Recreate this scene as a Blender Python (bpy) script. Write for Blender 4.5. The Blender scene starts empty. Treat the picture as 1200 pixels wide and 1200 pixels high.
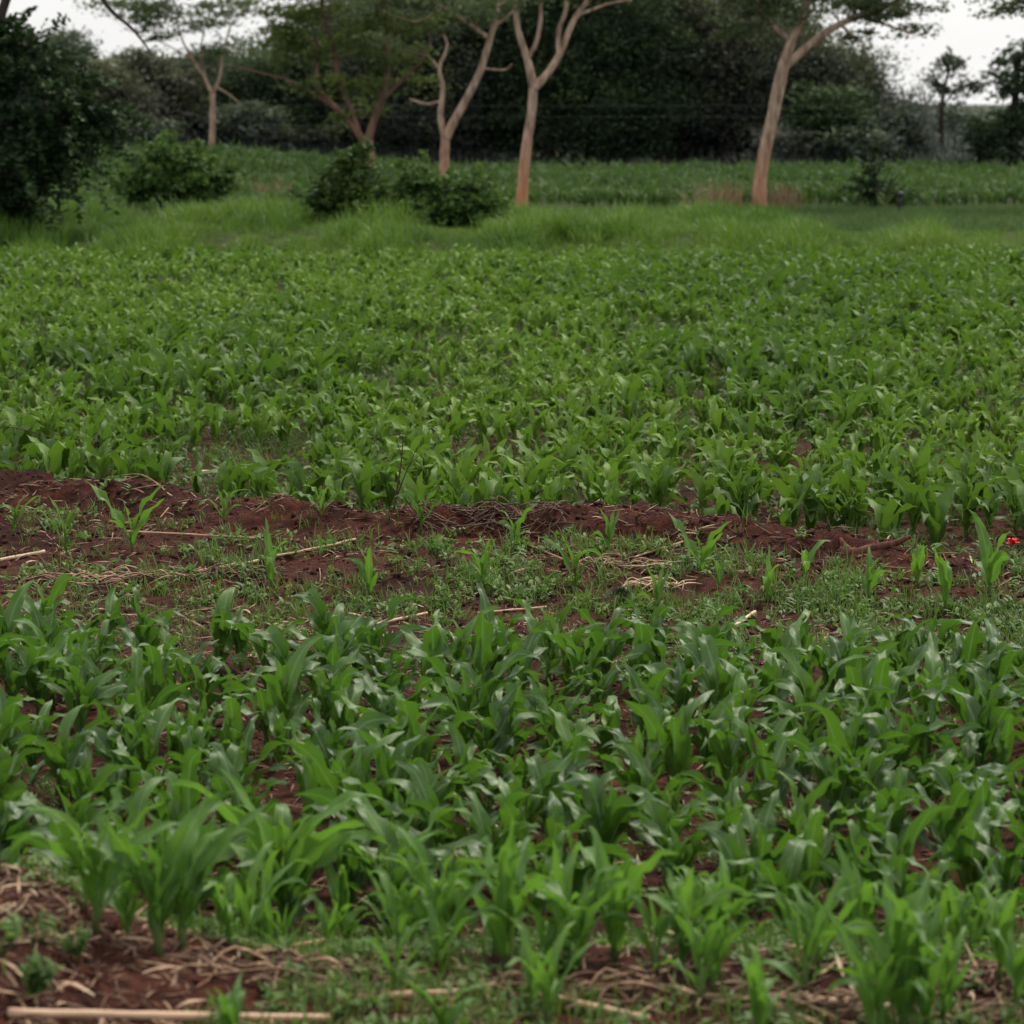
import bpy, math, random
import numpy as np
from mathutils import Vector

rng = np.random.default_rng(7)
random.seed(7)
S = bpy.context.scene
COL = S.collection
R = math.radians
CAM_H, FPX, PITCH = 3.0, 3400.0, R(8.03)

# ------------------------------------------------------------------ noise
def vnoise(x, y, seed=0):
    x = np.asarray(x, float); y = np.asarray(y, float)
    xi = np.floor(x).astype(np.int64); yi = np.floor(y).astype(np.int64)
    xf = x-xi; yf = y-yi
    def h(a, b):
        n = (a*374761393 + b*668265263 + seed*974634777) & 0xffffffff
        n = ((n ^ (n >> 13))*1274126177) & 0xffffffff
        return ((n ^ (n >> 16)) & 0xffff)/65535.0
    u = xf*xf*(3-2*xf); v = yf*yf*(3-2*yf)
    return (h(xi, yi)*(1-u)+h(xi+1, yi)*u)*(1-v)+(h(xi, yi+1)*(1-u)+h(xi+1, yi+1)*u)*v
def fbm(x, y, o=4, seed=0):
    r = 0; a = .5; t = 0
    for i in range(o):
        r = r+a*vnoise(np.asarray(x)*2**i+i*17.3, np.asarray(y)*2**i-i*9.1, seed+i); t += a; a *= .55
    return r/t
def sst(t):
    t = np.clip(t, 0, 1); return t*t*(3-2*t)

# ------------------------------------------------------------------ terrain
def crest_y(x): return 19.45-0.38*np.clip(x, -8, 8)+.25*np.sin(x*1.3)
def crest_h(x): return np.interp(x, [-9, -3.6, -1.8, 0, .5, 1.6, 2.9, 3.6, 4.5], [.30, .30, .28, .26, .29, .25, .14, .05, 0])
def zg(x, y):
    x = np.asarray(x, float); y = np.asarray(y, float)
    s = y-crest_y(x)
    H = crest_h(x)*(0.86+.28*fbm(x*1.7, y*.7, 3, 5))
    front = np.where(s < -.55, .42*sst((s+2.7)/2.15), .42+.58*sst((s+.55)/.5))
    prof = np.where(s < 0, front, 1-sst(s/.75))
    z = H*prof
    onr = np.clip(prof, 0, 1)*sst(crest_h(x)/.15)
    z = z+onr*(.21*(fbm(x*3.2, y*4.5, 4, 11)-.55))
    # near bank
    hb = np.interp(x, [-3, -1.5, -1.2, -.9, 0, 1.2, 3], [.50, .47, .33, .25, .21, .17, .17])
    fb = 1-sst((y-9.15-.12*np.sin(x*2.3))/1.0)
    z = z+hb*fb*(.95+.1*np.cos((y-9)*1.5))+.06*fb*(fbm(x*6, y*6, 4, 21)-.5)
    near = sst((28-y)/6)
    z = z+near*.045*(fbm(x*7, y*7, 4, 31)-.5)
    z = z+.05*(fbm(x*.7, y*.7, 2, 41)-.5)
    # grassy bank at the end of the field
    fx = sst((8.5-x)/5)*.8+.2
    z = z+.34*fx*sst((y-54)/5)*(1-sst((y-63)/6))*(.6+.8*fbm(x*.35, y*.2, 2, 51))
    # the ground rises gently on the left beyond the trees
    z = z+.8*sst((-x-1)/13)*sst((y-82)/36)
    return z
def ray(px, py):
    u = (px-600)/FPX; v = (600-py)/FPX
    return u, math.cos(PITCH)+v*math.sin(PITCH), -math.sin(PITCH)+v*math.cos(PITCH)
def P(px, py, D):
    a, b, c = ray(px, py); k = D/b
    return Vector((a*k, D, CAM_H+c*k))
def G(px, py):
    a, b, c = ray(px, py); D = 7.5
    while D < 400:
        k = D/b
        if CAM_H+c*k <= float(zg(a*k, D)): break
        D += .02 if D < 30 else .1
    return Vector((a*k, D, float(zg(a*k, D))))
def ZX(px, D):
    x = (px-600)/FPX*D; return Vector((x, D, float(zg(x, D))))

# ------------------------------------------------------------------ mesh helpers
def mk(name, V, F, mat, A=None, parent=None, smooth=True):
    V = np.ascontiguousarray(V, np.float32); F = np.ascontiguousarray(F, np.int32)
    me = bpy.data.meshes.new(name); n = F.shape[1]
    me.vertices.add(len(V)); me.vertices.foreach_set('co', V.ravel())
    me.loops.add(F.size); me.loops.foreach_set('vertex_index', F.ravel())
    me.polygons.add(len(F))
    me.polygons.foreach_set('loop_start', np.arange(0, F.size, n, dtype=np.int32))
    me.polygons.foreach_set('loop_total', np.full(len(F), n, np.int32))
    if smooth: me.polygons.foreach_set('use_smooth', np.ones(len(F), bool))
    me.update(calc_edges=True)
    if A is not None:
        at = me.attributes.new('luv', 'FLOAT_VECTOR', 'POINT')
        at.data.foreach_set('vector', np.ascontiguousarray(A, np.float32).ravel())
    me.materials.append(mat)
    o = bpy.data.objects.new(name, me); COL.objects.link(o)
    if parent: o.parent = parent
    return o
def tag(o, label, cat, group=None, kind=None):
    o['label'] = label; o['category'] = cat
    if group: o['group'] = group
    if kind: o['kind'] = kind
    return o
def empty(name, loc, label, cat, group=None):
    o = bpy.data.objects.new(name, None); COL.objects.link(o); o.location = loc
    o.empty_display_size = .1
    return tag(o, label, cat, group)
class Acc:
    def __init__(s): s.V = []; s.F = []; s.A = []; s.n = 0
    def add(s, V, F, A=None):
        V = np.asarray(V, float)
        s.V.append(V); s.F.append(np.asarray(F)+s.n)
        s.A.append(np.zeros((len(V), 3)) if A is None else np.asarray(A, float)); s.n += len(V)
    def arr(s): return np.concatenate(s.V), np.concatenate(s.F), np.concatenate(s.A)
    def build(s, name, mat, parent=None, smooth=True):
        V, F, A = s.arr(); return mk(name, V, F, mat, A, parent, smooth)
def grid_faces(n, m, wrap=False):     # n rows, m columns
    i = np.arange(n-1)[:, None]; j = np.arange(m if wrap else m-1)[None, :]
    k = (j+1) % m
    return np.stack([i*m+j, i*m+k, (i+1)*m+k, (i+1)*m+j], -1).reshape(-1, 4)
def catmull(P_, R_, sub):
    P_ = np.asarray(P_, float); R_ = np.asarray(R_, float); n = len(P_)
    if n < 3 or sub < 2: return P_, R_
    out = []; ro = []
    for i in range(n-1):
        p0 = P_[max(i-1, 0)]; p1 = P_[i]; p2 = P_[i+1]; p3 = P_[min(i+2, n-1)]
        for t in np.arange(sub)/sub:
            out.append(.5*((2*p1)+(p2-p0)*t+(2*p0-5*p1+4*p2-p3)*t*t+(3*p1-p0-3*p2+p3)*t**3)); ro.append(R_[i]*(1-t)+R_[i+1]*t)
    out.append(P_[-1]); ro.append(R_[-1])
    return np.array(out), np.array(ro)
def tube(acc, pts, rad, sides=7, sub=1, rnd=0., lump=0.):
    pts, rad = catmull(pts, rad, sub); n = len(pts)
    T = np.gradient(pts, axis=0); T /= np.linalg.norm(T, axis=1)[:, None]+1e-9
    ref = np.array([.31, .17, .93]) if abs(T[0, 2]) < .8 else np.array([.95, .2, .1])
    U = np.cross(T, ref); U /= np.linalg.norm(U, axis=1)[:, None]+1e-9
    W = np.cross(T, U)
    a = np.arange(sides)/sides*2*math.pi
    rr = rad[:, None]*(1+lump*(rng.random((n, sides))-.5))
    V = pts[:, None]+(np.cos(a)[None, :, None]*U[:, None]+np.sin(a)[None, :, None]*W[:, None])*rr[..., None]
    V = V.reshape(-1, 3); F = grid_faces(n, sides, True)
    F = np.concatenate([F, [[0, 1, 2, 3]] if sides >= 4 else np.zeros((0, 4), int)]) if False else F
    L = np.linspace(0, 1, n)
    A = np.stack([np.tile(np.arange(sides)/sides, n), np.repeat(L, sides), np.full(n*sides, rnd)], -1)
    base = len(V)
    V = np.concatenate([V, pts[[0, -1]]]); A = np.concatenate([A, [[0, 0, rnd], [0, 1, rnd]]])
    caps = []
    for j in range(0, sides-1, 2):
        caps.append([base, (j+2) % sides, j+1, j]); o = (n-1)*sides
        caps.append([base+1, o+j, o+j+1, o+(j+2) % sides])
    if sides % 2:
        o = (n-1)*sides
        caps.append([base, 0, sides-1, sides-1])
    caps = [c for c in caps if len(set(c)) == 4]
    F = np.concatenate([F, caps])
    acc.add(V, F, A)
def scatter(tmpls, pos, rot, scl, rnd, pick, tilt=None, extra_scale_z=None):
    """repeat small template meshes into one mesh; returns V,F,A"""
    VV = []; FF = []; AA = []; off = 0
    for t, (V, F, A) in enumerate(tmpls):
        idx = np.nonzero(pick == t)[0]
        if len(idx) == 0: continue
        c = np.cos(rot[idx])[:, None]; s = np.sin(rot[idx])[:, None]; k = scl[idx][:, None]
        X, Y, Z = V[:, 0][None]*k, V[:, 1][None]*k, V[:, 2][None]*k
        if extra_scale_z is not None: Z = Z*extra_scale_z[idx][:, None]
        if tilt is not None:
            ct = np.cos(tilt[idx])[:, None]; st = np.sin(tilt[idx])[:, None]
            X, Z = X*ct+Z*st, -X*st+Z*ct
        x = X*c-Y*s+pos[idx, 0][:, None]; y = X*s+Y*c+pos[idx, 1][:, None]; z = Z+pos[idx, 2][:, None]
        VV.append(np.stack([x, y, z], -1).reshape(-1, 3))
        n = len(V)
        FF.append((F[None]+(np.arange(len(idx))*n)[:, None, None]).reshape(-1, F.shape[1])+off)
        a = np.repeat(A[None], len(idx), 0).copy(); a[..., 2] = (a[..., 2]*.6+rnd[idx][:, None]*.5-.03)
        AA.append(a.reshape(-1, 3)); off += n*len(idx)
    return np.concatenate(VV), np.concatenate(FF), np.concatenate(AA)

# ------------------------------------------------------------------ materials
def newmat(name):
    m = bpy.data.materials.new(name); m.use_nodes = True; nt = m.node_tree; nt.nodes.clear()
    return m, nt, nt.nodes, nt.links
def ramp(N, stops):
    r = N.new('ShaderNodeValToRGB'); e = r.color_ramp.elements
    while len(e) < len(stops): e.new(.5)
    for i, (p, c) in enumerate(stops): e[i].position = p; e[i].color = (*c, 1)
    return r
def leafmat(name, stops, transl=.3, tcol=(.16, .32, .03), rough=.42, spec=.5, rib=None, veins=False, nscale=6., sat=1., obj_rand=False, basefade=None):
    m, nt, N, L = newmat(name)
    at = N.new('ShaderNodeAttribute'); at.attribute_name = 'luv'
    sp = N.new('ShaderNodeSeparateXYZ'); L.new(at.outputs['Vector'], sp.inputs[0])
    tc = N.new('ShaderNodeNewGeometry')
    no = N.new('ShaderNodeTexNoise'); no.inputs['Scale'].default_value = nscale; no.inputs['Detail'].default_value = 3
    L.new(tc.outputs['Position'], no.inputs['Vector'])
    mm = N.new('ShaderNodeMath'); mm.operation = 'MULTIPLY_ADD'; mm.inputs[1].default_value = .55
    L.new(no.outputs[0], mm.inputs[0])
    src = sp.outputs['Z']
    if obj_rand:
        oi = N.new('ShaderNodeObjectInfo'); q = N.new('ShaderNodeMath'); q.operation = 'MULTIPLY_ADD'
        q.inputs[1].default_value = .4; L.new(oi.outputs['Random'], q.inputs[0])
        h = N.new('ShaderNodeMath'); h.operation = 'MULTIPLY'; h.inputs[1].default_value = .65
        L.new(sp.outputs['Z'], h.inputs[0]); L.new(h.outputs[0], q.inputs[2]); src = q.outputs[0]
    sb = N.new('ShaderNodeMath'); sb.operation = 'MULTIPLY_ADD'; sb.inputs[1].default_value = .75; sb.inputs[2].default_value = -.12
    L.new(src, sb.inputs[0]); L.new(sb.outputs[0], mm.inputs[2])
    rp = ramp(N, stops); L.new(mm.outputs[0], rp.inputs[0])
    col = rp.outputs[0]
    if rib is not None:
        d = N.new('ShaderNodeMath'); d.operation = 'SUBTRACT'; d.inputs[1].default_value = .5; L.new(sp.outputs['X'], d.inputs[0])
        ab = N.new('ShaderNodeMath'); ab.operation = 'ABSOLUTE'; L.new(d.outputs[0], ab.inputs[0])
        mr = N.new('ShaderNodeMapRange'); mr.inputs[1].default_value = .02; mr.inputs[2].default_value = .09
        mr.inputs[3].default_value = .75; mr.inputs[4].default_value = 0; L.new(ab.outputs[0], mr.inputs[0])
        mx = N.new('ShaderNodeMixRGB'); L.new(mr.outputs[0], mx.inputs[0]); L.new(col, mx.inputs[1]); mx.inputs[2].default_value = (*rib, 1)
        col = mx.outputs[0]
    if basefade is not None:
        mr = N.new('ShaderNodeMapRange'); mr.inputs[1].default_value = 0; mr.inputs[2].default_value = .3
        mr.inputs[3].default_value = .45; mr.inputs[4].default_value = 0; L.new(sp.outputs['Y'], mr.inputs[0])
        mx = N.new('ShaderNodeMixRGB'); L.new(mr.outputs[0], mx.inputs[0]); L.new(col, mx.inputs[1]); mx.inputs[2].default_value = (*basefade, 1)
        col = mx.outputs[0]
    b = N.new('ShaderNodeBsdfPrincipled'); L.new(col, b.inputs['Base Color'])
    b.inputs['Roughness'].default_value = rough; b.inputs['Specular IOR Level'].default_value = spec
    if veins:
        w = N.new('ShaderNodeMath'); w.operation = 'SINE'; w2 = N.new('ShaderNodeMath'); w2.operation = 'MULTIPLY'; w2.inputs[1].default_value = 110
        L.new(sp.outputs['X'], w2.inputs[0]); L.new(w2.outputs[0], w.inputs[0])
        bp = N.new('ShaderNodeBump'); bp.inputs['Strength'].default_value = .25; bp.inputs['Distance'].default_value = .002
        L.new(w.outputs[0], bp.inputs['Height']); L.new(bp.outputs[0], b.inputs['Normal'])
    t = N.new('ShaderNodeBsdfTranslucent')
    tm = N.new('ShaderNodeMixRGB'); tm.blend_type = 'MIX'; tm.inputs[0].default_value = .6; L.new(col, tm.inputs[1]); tm.inputs[2].default_value = (*tcol, 1)
    L.new(tm.outputs[0], t.inputs[0])
    ms = N.new('ShaderNodeMixShader'); ms.inputs[0].default_value = transl
    L.new(b.outputs[0], ms.inputs[1]); L.new(t.outputs[0], ms.inputs[2])
    o = N.new('ShaderNodeOutputMaterial'); L.new(ms.outputs[0], o.inputs[0])
    return m
def barkmat(name, c0, c1, scale=6., basec=None, bump=.5):
    m, nt, N, L = newmat(name)
    g = N.new('ShaderNodeNewGeometry'); mp = N.new('ShaderNodeMapping'); mp.inputs['Scale'].default_value = (1, 1, .25)
    L.new(g.outputs['Position'], mp.inputs[0])
    no = N.new('ShaderNodeTexNoise'); no.inputs['Scale'].default_value = scale; no.inputs['Detail'].default_value = 6
    L.new(mp.outputs[0], no.inputs['Vector'])
    rp = ramp(N, [(.3, c0), (.7, c1)]); L.new(no.outputs[0], rp.inputs[0]); col = rp.outputs[0]
    if basec:
        at = N.new('ShaderNodeAttribute'); at.attribute_name = 'luv'; sp = N.new('ShaderNodeSeparateXYZ'); L.new(at.outputs['Vector'], sp.inputs[0])
        mx = N.new('ShaderNodeMixRGB'); L.new(sp.outputs['Z'], mx.inputs[0]); L.new(col, mx.inputs[1]); mx.inputs[2].default_value = (*basec, 1); col = mx.outputs[0]
    b = N.new('ShaderNodeBsdfPrincipled'); b.inputs['Roughness'].default_value = .9; b.inputs['Specular IOR Level'].default_value = .2
    L.new(col, b.inputs['Base Color'])
    bp = N.new('ShaderNodeBump'); bp.inputs['Strength'].default_value = bump; bp.inputs['Distance'].default_value = .03
    L.new(no.outputs[0], bp.inputs['Height']); L.new(bp.outputs[0], b.inputs['Normal'])
    o = N.new('ShaderNodeOutputMaterial'); L.new(b.outputs[0], o.inputs[0])
    return m
def attrmat(name, stops, rough=.85, nscale=30.):
    m, nt, N, L = newmat(name)
    at = N.new('ShaderNodeAttribute'); at.attribute_name = 'luv'; sp = N.new('ShaderNodeSeparateXYZ'); L.new(at.outputs['Vector'], sp.inputs[0])
    g = N.new('ShaderNodeNewGeometry'); no = N.new('ShaderNodeTexNoise'); no.inputs['Scale'].default_value = nscale; no.inputs['Detail'].default_value = 5
    L.new(g.outputs['Position'], no.inputs['Vector'])
    q = N.new('ShaderNodeMath'); q.operation = 'MULTIPLY_ADD'; q.inputs[1].default_value = .7; q.inputs[2].default_value = -.35; L.new(no.outputs[0], q.inputs[0])
    a = N.new('ShaderNodeMath'); a.operation = 'ADD'; L.new(q.outputs[0], a.inputs[0]); L.new(sp.outputs['Z'], a.inputs[1])
    rp = ramp(N, stops); L.new(a.outputs[0], rp.inputs[0])
    b = N.new('ShaderNodeBsdfPrincipled'); b.inputs['Roughness'].default_value = rough; b.inputs['Specular IOR Level'].default_value = .25
    L.new(rp.outputs[0], b.inputs['Base Color'])
    bp = N.new('ShaderNodeBump'); bp.inputs['Strength'].default_value = .6; bp.inputs['Distance'].default_value = .01
    L.new(no.outputs[0], bp.inputs['Height']); L.new(bp.outputs[0], b.inputs['Normal'])
    o = N.new('ShaderNodeOutputMaterial'); L.new(b.outputs[0], o.inputs[0])
    return m

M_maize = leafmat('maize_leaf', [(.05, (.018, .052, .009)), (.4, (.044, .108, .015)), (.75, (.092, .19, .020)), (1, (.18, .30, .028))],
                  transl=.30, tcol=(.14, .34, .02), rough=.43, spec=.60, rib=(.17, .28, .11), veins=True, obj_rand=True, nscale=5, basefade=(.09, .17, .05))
M_maize_bank = leafmat('young_maize_leaf', [(.05, (.045, .110, .020)), (.5, (.085, .190, .030)), (1, (.16, .29, .045))],
                  transl=.38, tcol=(.20, .44, .03), rough=.45, spec=.4, rib=(.17, .30, .09), veins=True, obj_rand=True, nscale=5)
M_maize_far = leafmat('maize_leaf_far', [(.05, (.024, .058, .009)), (.3, (.058, .122, .016)), (.65, (.125, .225, .027)), (1, (.23, .32, .07))],
                  transl=.30, tcol=(.14, .30, .02), rough=.58, spec=.35, nscale=.6)
M_field2 = leafmat('tall_maize_leaf', [(.05, (.032, .065, .022)), (.5, (.066, .120, .038)), (1, (.13, .19, .06))], transl=.22, tcol=(.12, .25, .03), rough=.65, spec=.2, nscale=.2)
M_grass = leafmat('grass_blade', [(.05, (.022, .055, .011)), (.4, (.052, .115, .017)), (.75, (.11, .20, .025)), (1, (.20, .25, .05))], transl=.28, tcol=(.16, .32, .03), rough=.55, spec=.3, nscale=.35)
M_weed_low = leafmat('low_weed_leaf', [(.05, (.020, .048, .012)), (.45, (.045, .090, .020)), (1, (.13, .18, .04))], transl=.25, tcol=(.14, .28, .03), rough=.6, spec=.25, nscale=1.)
M_weed = leafmat('weed_leaf', [(.05, (.035, .080, .016)), (.45, (.075, .145, .028)), (1, (.17, .24, .05))], transl=.3, tcol=(.16, .33, .03), rough=.55, spec=.35, nscale=1.5)
M_stalk = barkmat('maize_stalk', (.07, .15, .04), (.13, .22, .06), 20, basec=(.06, .018, .02), bump=.1)
M_straw = attrmat('straw', [(0, (.045, .022, .016)), (.4, (.12, .065, .042)), (.72, (.33, .21, .13)), (1, (.62, .47, .32))], .7, 40)
M_clod = attrmat('soil_clod', [(0, (.016, .007, .006)), (.5, (.052, .017, .012)), (1, (.13, .042, .025))], .95, 25)
M_cane = attrmat('dry_cane', [(0, (.2, .1, .06)), (.5, (.44, .27, .17)), (1, (.6, .43, .3))], .6, 15)
M_deadwood = barkmat('dead_wood', (.06, .022, .016), (.16, .07, .05), 30)
M_twig = barkmat('dry_twig', (.22, .13, .08), (.42, .3, .2), 30)
M_darktwig = barkmat('dark_twig', (.035, .018, .016), (.09, .05, .04), 30)
M_bark = barkmat('pale_bark', (.15, .10, .075), (.52, .38, .29), 8, basec=(.46, .19, .085), bump=.8)
M_bark_brown = barkmat('brown_bark', (.09, .055, .042), (.20, .125, .095), 5, basec=(.3, .14, .08))
M_bark_dark = barkmat('dark_bark', (.02, .016, .015), (.055, .04, .034), 5)
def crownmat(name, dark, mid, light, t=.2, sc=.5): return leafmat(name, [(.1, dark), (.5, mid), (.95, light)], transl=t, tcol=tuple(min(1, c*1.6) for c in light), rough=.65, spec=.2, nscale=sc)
M_crown_ac = crownmat('acacia_leaves', (.035, .055, .028), (.065, .095, .042), (.12, .16, .06), .3)
M_crown_gr = crownmat('green_leaves', (.035, .055, .018), (.075, .105, .03), (.15, .20, .045), .3)
M_crown_dk = crownmat('dark_leaves', (.014, .017, .024), (.038, .048, .036), (.12, .145, .065), .15)  # blue tint puts distance haze into the wood's leaf colours, likewise below
M_crown_c = crownmat('brownish_leaves', (.018, .020, .025), (.052, .056, .042), (.14, .155, .08), .15)
M_crown_d = crownmat('greener_leaves', (.014, .026, .018), (.032, .055, .024), (.08, .12, .04), .15)
M_crown_md = crownmat('wood_leaves', (.018, .023, .027), (.044, .058, .044), (.12, .155, .08), .15)
M_crown_near = crownmat('near_dark_leaves', (.008, .02, .009), (.017, .036, .012), (.04, .075, .022), .12)
M_crown_hz = crownmat('haze_tinted_leaves', (.055, .075, .062), (.085, .105, .085), (.12, .14, .11), .1)  # distance haze painted into the leaf colour as a paler, greyer tone
M_crown_bare = crownmat('grey_thin_leaves', (.07, .08, .065), (.11, .12, .095), (.16, .17, .13), .2)
M_shrub = crownmat('shrub_leaves', (.020, .050, .014), (.045, .095, .022), (.10, .17, .032), .25, 1.)
M_shrub_dk = crownmat('dark_shrub_leaves', (.012, .030, .010), (.026, .058, .014), (.075, .125, .025), .2, 1.)
M_dry = leafmat('dry_grass', [(.1, (.11, .06, .04)), (.6, (.22, .13, .08)), (1, (.33, .2, .12))], transl=.2, tcol=(.3, .2, .1), rough=.7)
def flat(name, c, rough=.6):
    m, nt, N, L = newmat(name); b = N.new('ShaderNodeBsdfPrincipled'); b.inputs['Roughness'].default_value = rough
    no = N.new('ShaderNodeTexNoise'); no.inputs['Scale'].default_value = 20
    rp = ramp(N, [(.3, tuple(v*.7 for v in c)), (.7, c)]); L.new(no.outputs[0], rp.inputs[0]); L.new(rp.outputs[0], b.inputs['Base Color'])
    o = N.new('ShaderNodeOutputMaterial'); L.new(b.outputs[0], o.inputs[0]); return m
M_red = flat('red_petal', (.75, .03, .02)); M_wire = flat('wire_metal', (.05, .055, .06)); M_darkpost = flat('post_dark', (.02, .02, .025))

# ground material
def groundmat():
    m, nt, N, L = newmat('soil')
    g = N.new('ShaderNodeNewGeometry'); sp = N.new('ShaderNodeSeparateXYZ'); L.new(g.outputs['Position'], sp.inputs[0])
    n1 = N.new('ShaderNodeTexNoise'); n1.inputs['Scale'].default_value = 14; n1.inputs['Detail'].default_value = 9; n1.inputs['Roughness'].default_value = .7
    n2 = N.new('ShaderNodeTexNoise'); n2.inputs['Scale'].default_value = 1.1; n2.inputs['Detail'].default_value = 5
    n3 = N.new('ShaderNodeTexNoise'); n3.inputs['Scale'].default_value = 90; n3.inputs['Detail'].default_value = 6
    for n in (n1, n2, n3): L.new(g.outputs['Position'], n.inputs['Vector'])
    soil = ramp(N, [(.25, (.014, .006, .005)), (.45, (.036, .0125, .009)), (.6, (.075, .024, .014)), (.8, (.16, .055, .030))])
    L.new(n1.outputs[0], soil.inputs[0])
    tint = N.new('ShaderNodeMixRGB'); tint.blend_type = 'MULTIPLY'; tint.inputs[0].default_value = .8
    r2 = ramp(N, [(.35, (.55, .5, .5)), (.6, (1.25, 1.1, 1.0))]); L.new(n2.outputs[0], r2.inputs[0])
    L.new(soil.outputs[0], tint.inputs[1]); L.new(r2.outputs[0], tint.inputs[2])
    green = ramp(N, [(.3, (.016, .034, .010)), (.6, (.035, .068, .018)), (.8, (.06, .09, .025))]); L.new(n2.outputs[0], green.inputs[0])
    mr = N.new('ShaderNodeMapRange'); mr.inputs[1].default_value = 24; mr.inputs[2].default_value = 60; mr.inputs[3].default_value = 0; mr.inputs[4].default_value = .85
    L.new(sp.outputs['Y'], mr.inputs[0])
    nm = N.new('ShaderNodeMath'); nm.operation = 'MULTIPLY'; L.new(mr.outputs[0], nm.inputs[0])
    r4 = ramp(N, [(.35, (.5, .5, .5)), (.55, (1, 1, 1))]); L.new(n1.outputs[0], r4.inputs[0]); L.new(r4.outputs[0], nm.inputs[1])
    mx = N.new('ShaderNodeMixRGB'); L.new(nm.outputs[0], mx.inputs[0]); L.new(tint.outputs[0], mx.inputs[1]); L.new(green.outputs[0], mx.inputs[2])
    b = N.new('ShaderNodeBsdfPrincipled'); b.inputs['Roughness'].default_value = .95; b.inputs['Specular IOR Level'].default_value = .15
    L.new(mx.outputs[0], b.inputs['Base Color'])
    ad = N.new('ShaderNodeMath'); ad.operation = 'MULTIPLY_ADD'; ad.inputs[1].default_value = .3; L.new(n3.outputs[0], ad.inputs[0]); L.new(n1.outputs[0], ad.inputs[2])
    bp = N.new('ShaderNodeBump'); bp.inputs['Strength'].default_value = 1; bp.inputs['Distance'].default_value = .035
    L.new(ad.outputs[0], bp.inputs['Height']); L.new(bp.outputs[0], b.inputs['Normal'])
    o = N.new('ShaderNodeOutputMaterial'); L.new(b.outputs[0], o.inputs[0]); return m
xs = np.concatenate([-np.geomspace(3000, 5.2, 60), np.linspace(-5, 5, 400), np.geomspace(5.2, 3000, 60)])
ys = np.concatenate([[-60, -20, -5, 0, 4, 6, 7, 7.5], np.linspace(7.7, 22, 640), np.linspace(22.1, 130, 260), np.geomspace(132, 4000, 40)])
X, Y = np.meshgrid(xs, ys); Z = zg(X, Y)
g_ = mk('ground', np.stack([X, Y, Z], -1).reshape(-1, 3), grid_faces(len(ys), len(xs)), groundmat()); g_['kind'] = 'structure'
g_['label'] = 'red brown soil of the fields and banks'

# ------------------------------------------------------------------ maize
def leaf_strip(L, W, e0, droop, az, base, n=12, m=4, fold=.5, wave=.1, twist=0., kink=None, curve=0., rnd=.5, pw=1.5):
    t = np.linspace(0, 1, n+1)
    e = e0-droop*t**pw
    if kink: e = e-kink[1]*sst((t-kink[0])/.12)
    a = az+curve*t*t
    d = np.stack([np.cos(e)*np.cos(a), np.cos(e)*np.sin(a), np.sin(e)], -1)
    c = np.concatenate([[np.zeros(3)], np.cumsum(d[:-1]*L/n, 0)])+np.asarray(base)
    side = np.stack([-np.sin(a), np.cos(a), 0*a], -1)
    nor = np.cross(side, d); nor *= -1
    nor = np.where((nor[:, 2:3] < -2), -nor, nor)
    tw = twist*t
    s2 = side*np.cos(tw)[:, None]+nor*np.sin(tw)[:, None]; n2 = -side*np.sin(tw)[:, None]+nor*np.cos(tw)[:, None]
    w = W*(.32+.68*sst(t*2.6))*np.clip(1-t**2.0, 0, 1)**.85
    w[-1] = W*.012
    u = np.linspace(-1, 1, m+1)
    f = fold*(1-.65*t)
    ph1, ph2 = random.random()*6.3, random.random()*6.3; fr = random.uniform(11, 21)
    env = np.sin(np.clip(t, 0, 1)*math.pi)**.6
    wv = np.where(u[None] < 0, np.sin(fr*t+ph1)[:, None], np.sin(fr*t*1.1+ph2)[:, None])*(u[None]**2)*wave*W*env[:, None]
    hh = (np.abs(u)[None]*w[:, None]*.5*np.sin(f)[:, None])+wv
    V = c[:, None]+s2[:, None]*(u[None, :, None]*(w*.5*np.cos(f))[:, None, None])+n2[:, None]*hh[..., None]
    A = np.stack([np.tile((u+1)/2, n+1), np.repeat(t, m+1), np.full((n+1)*(m+1), rnd)], -1)
    return V.reshape(-1, 3), grid_faces(n+1, m+1), A
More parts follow.
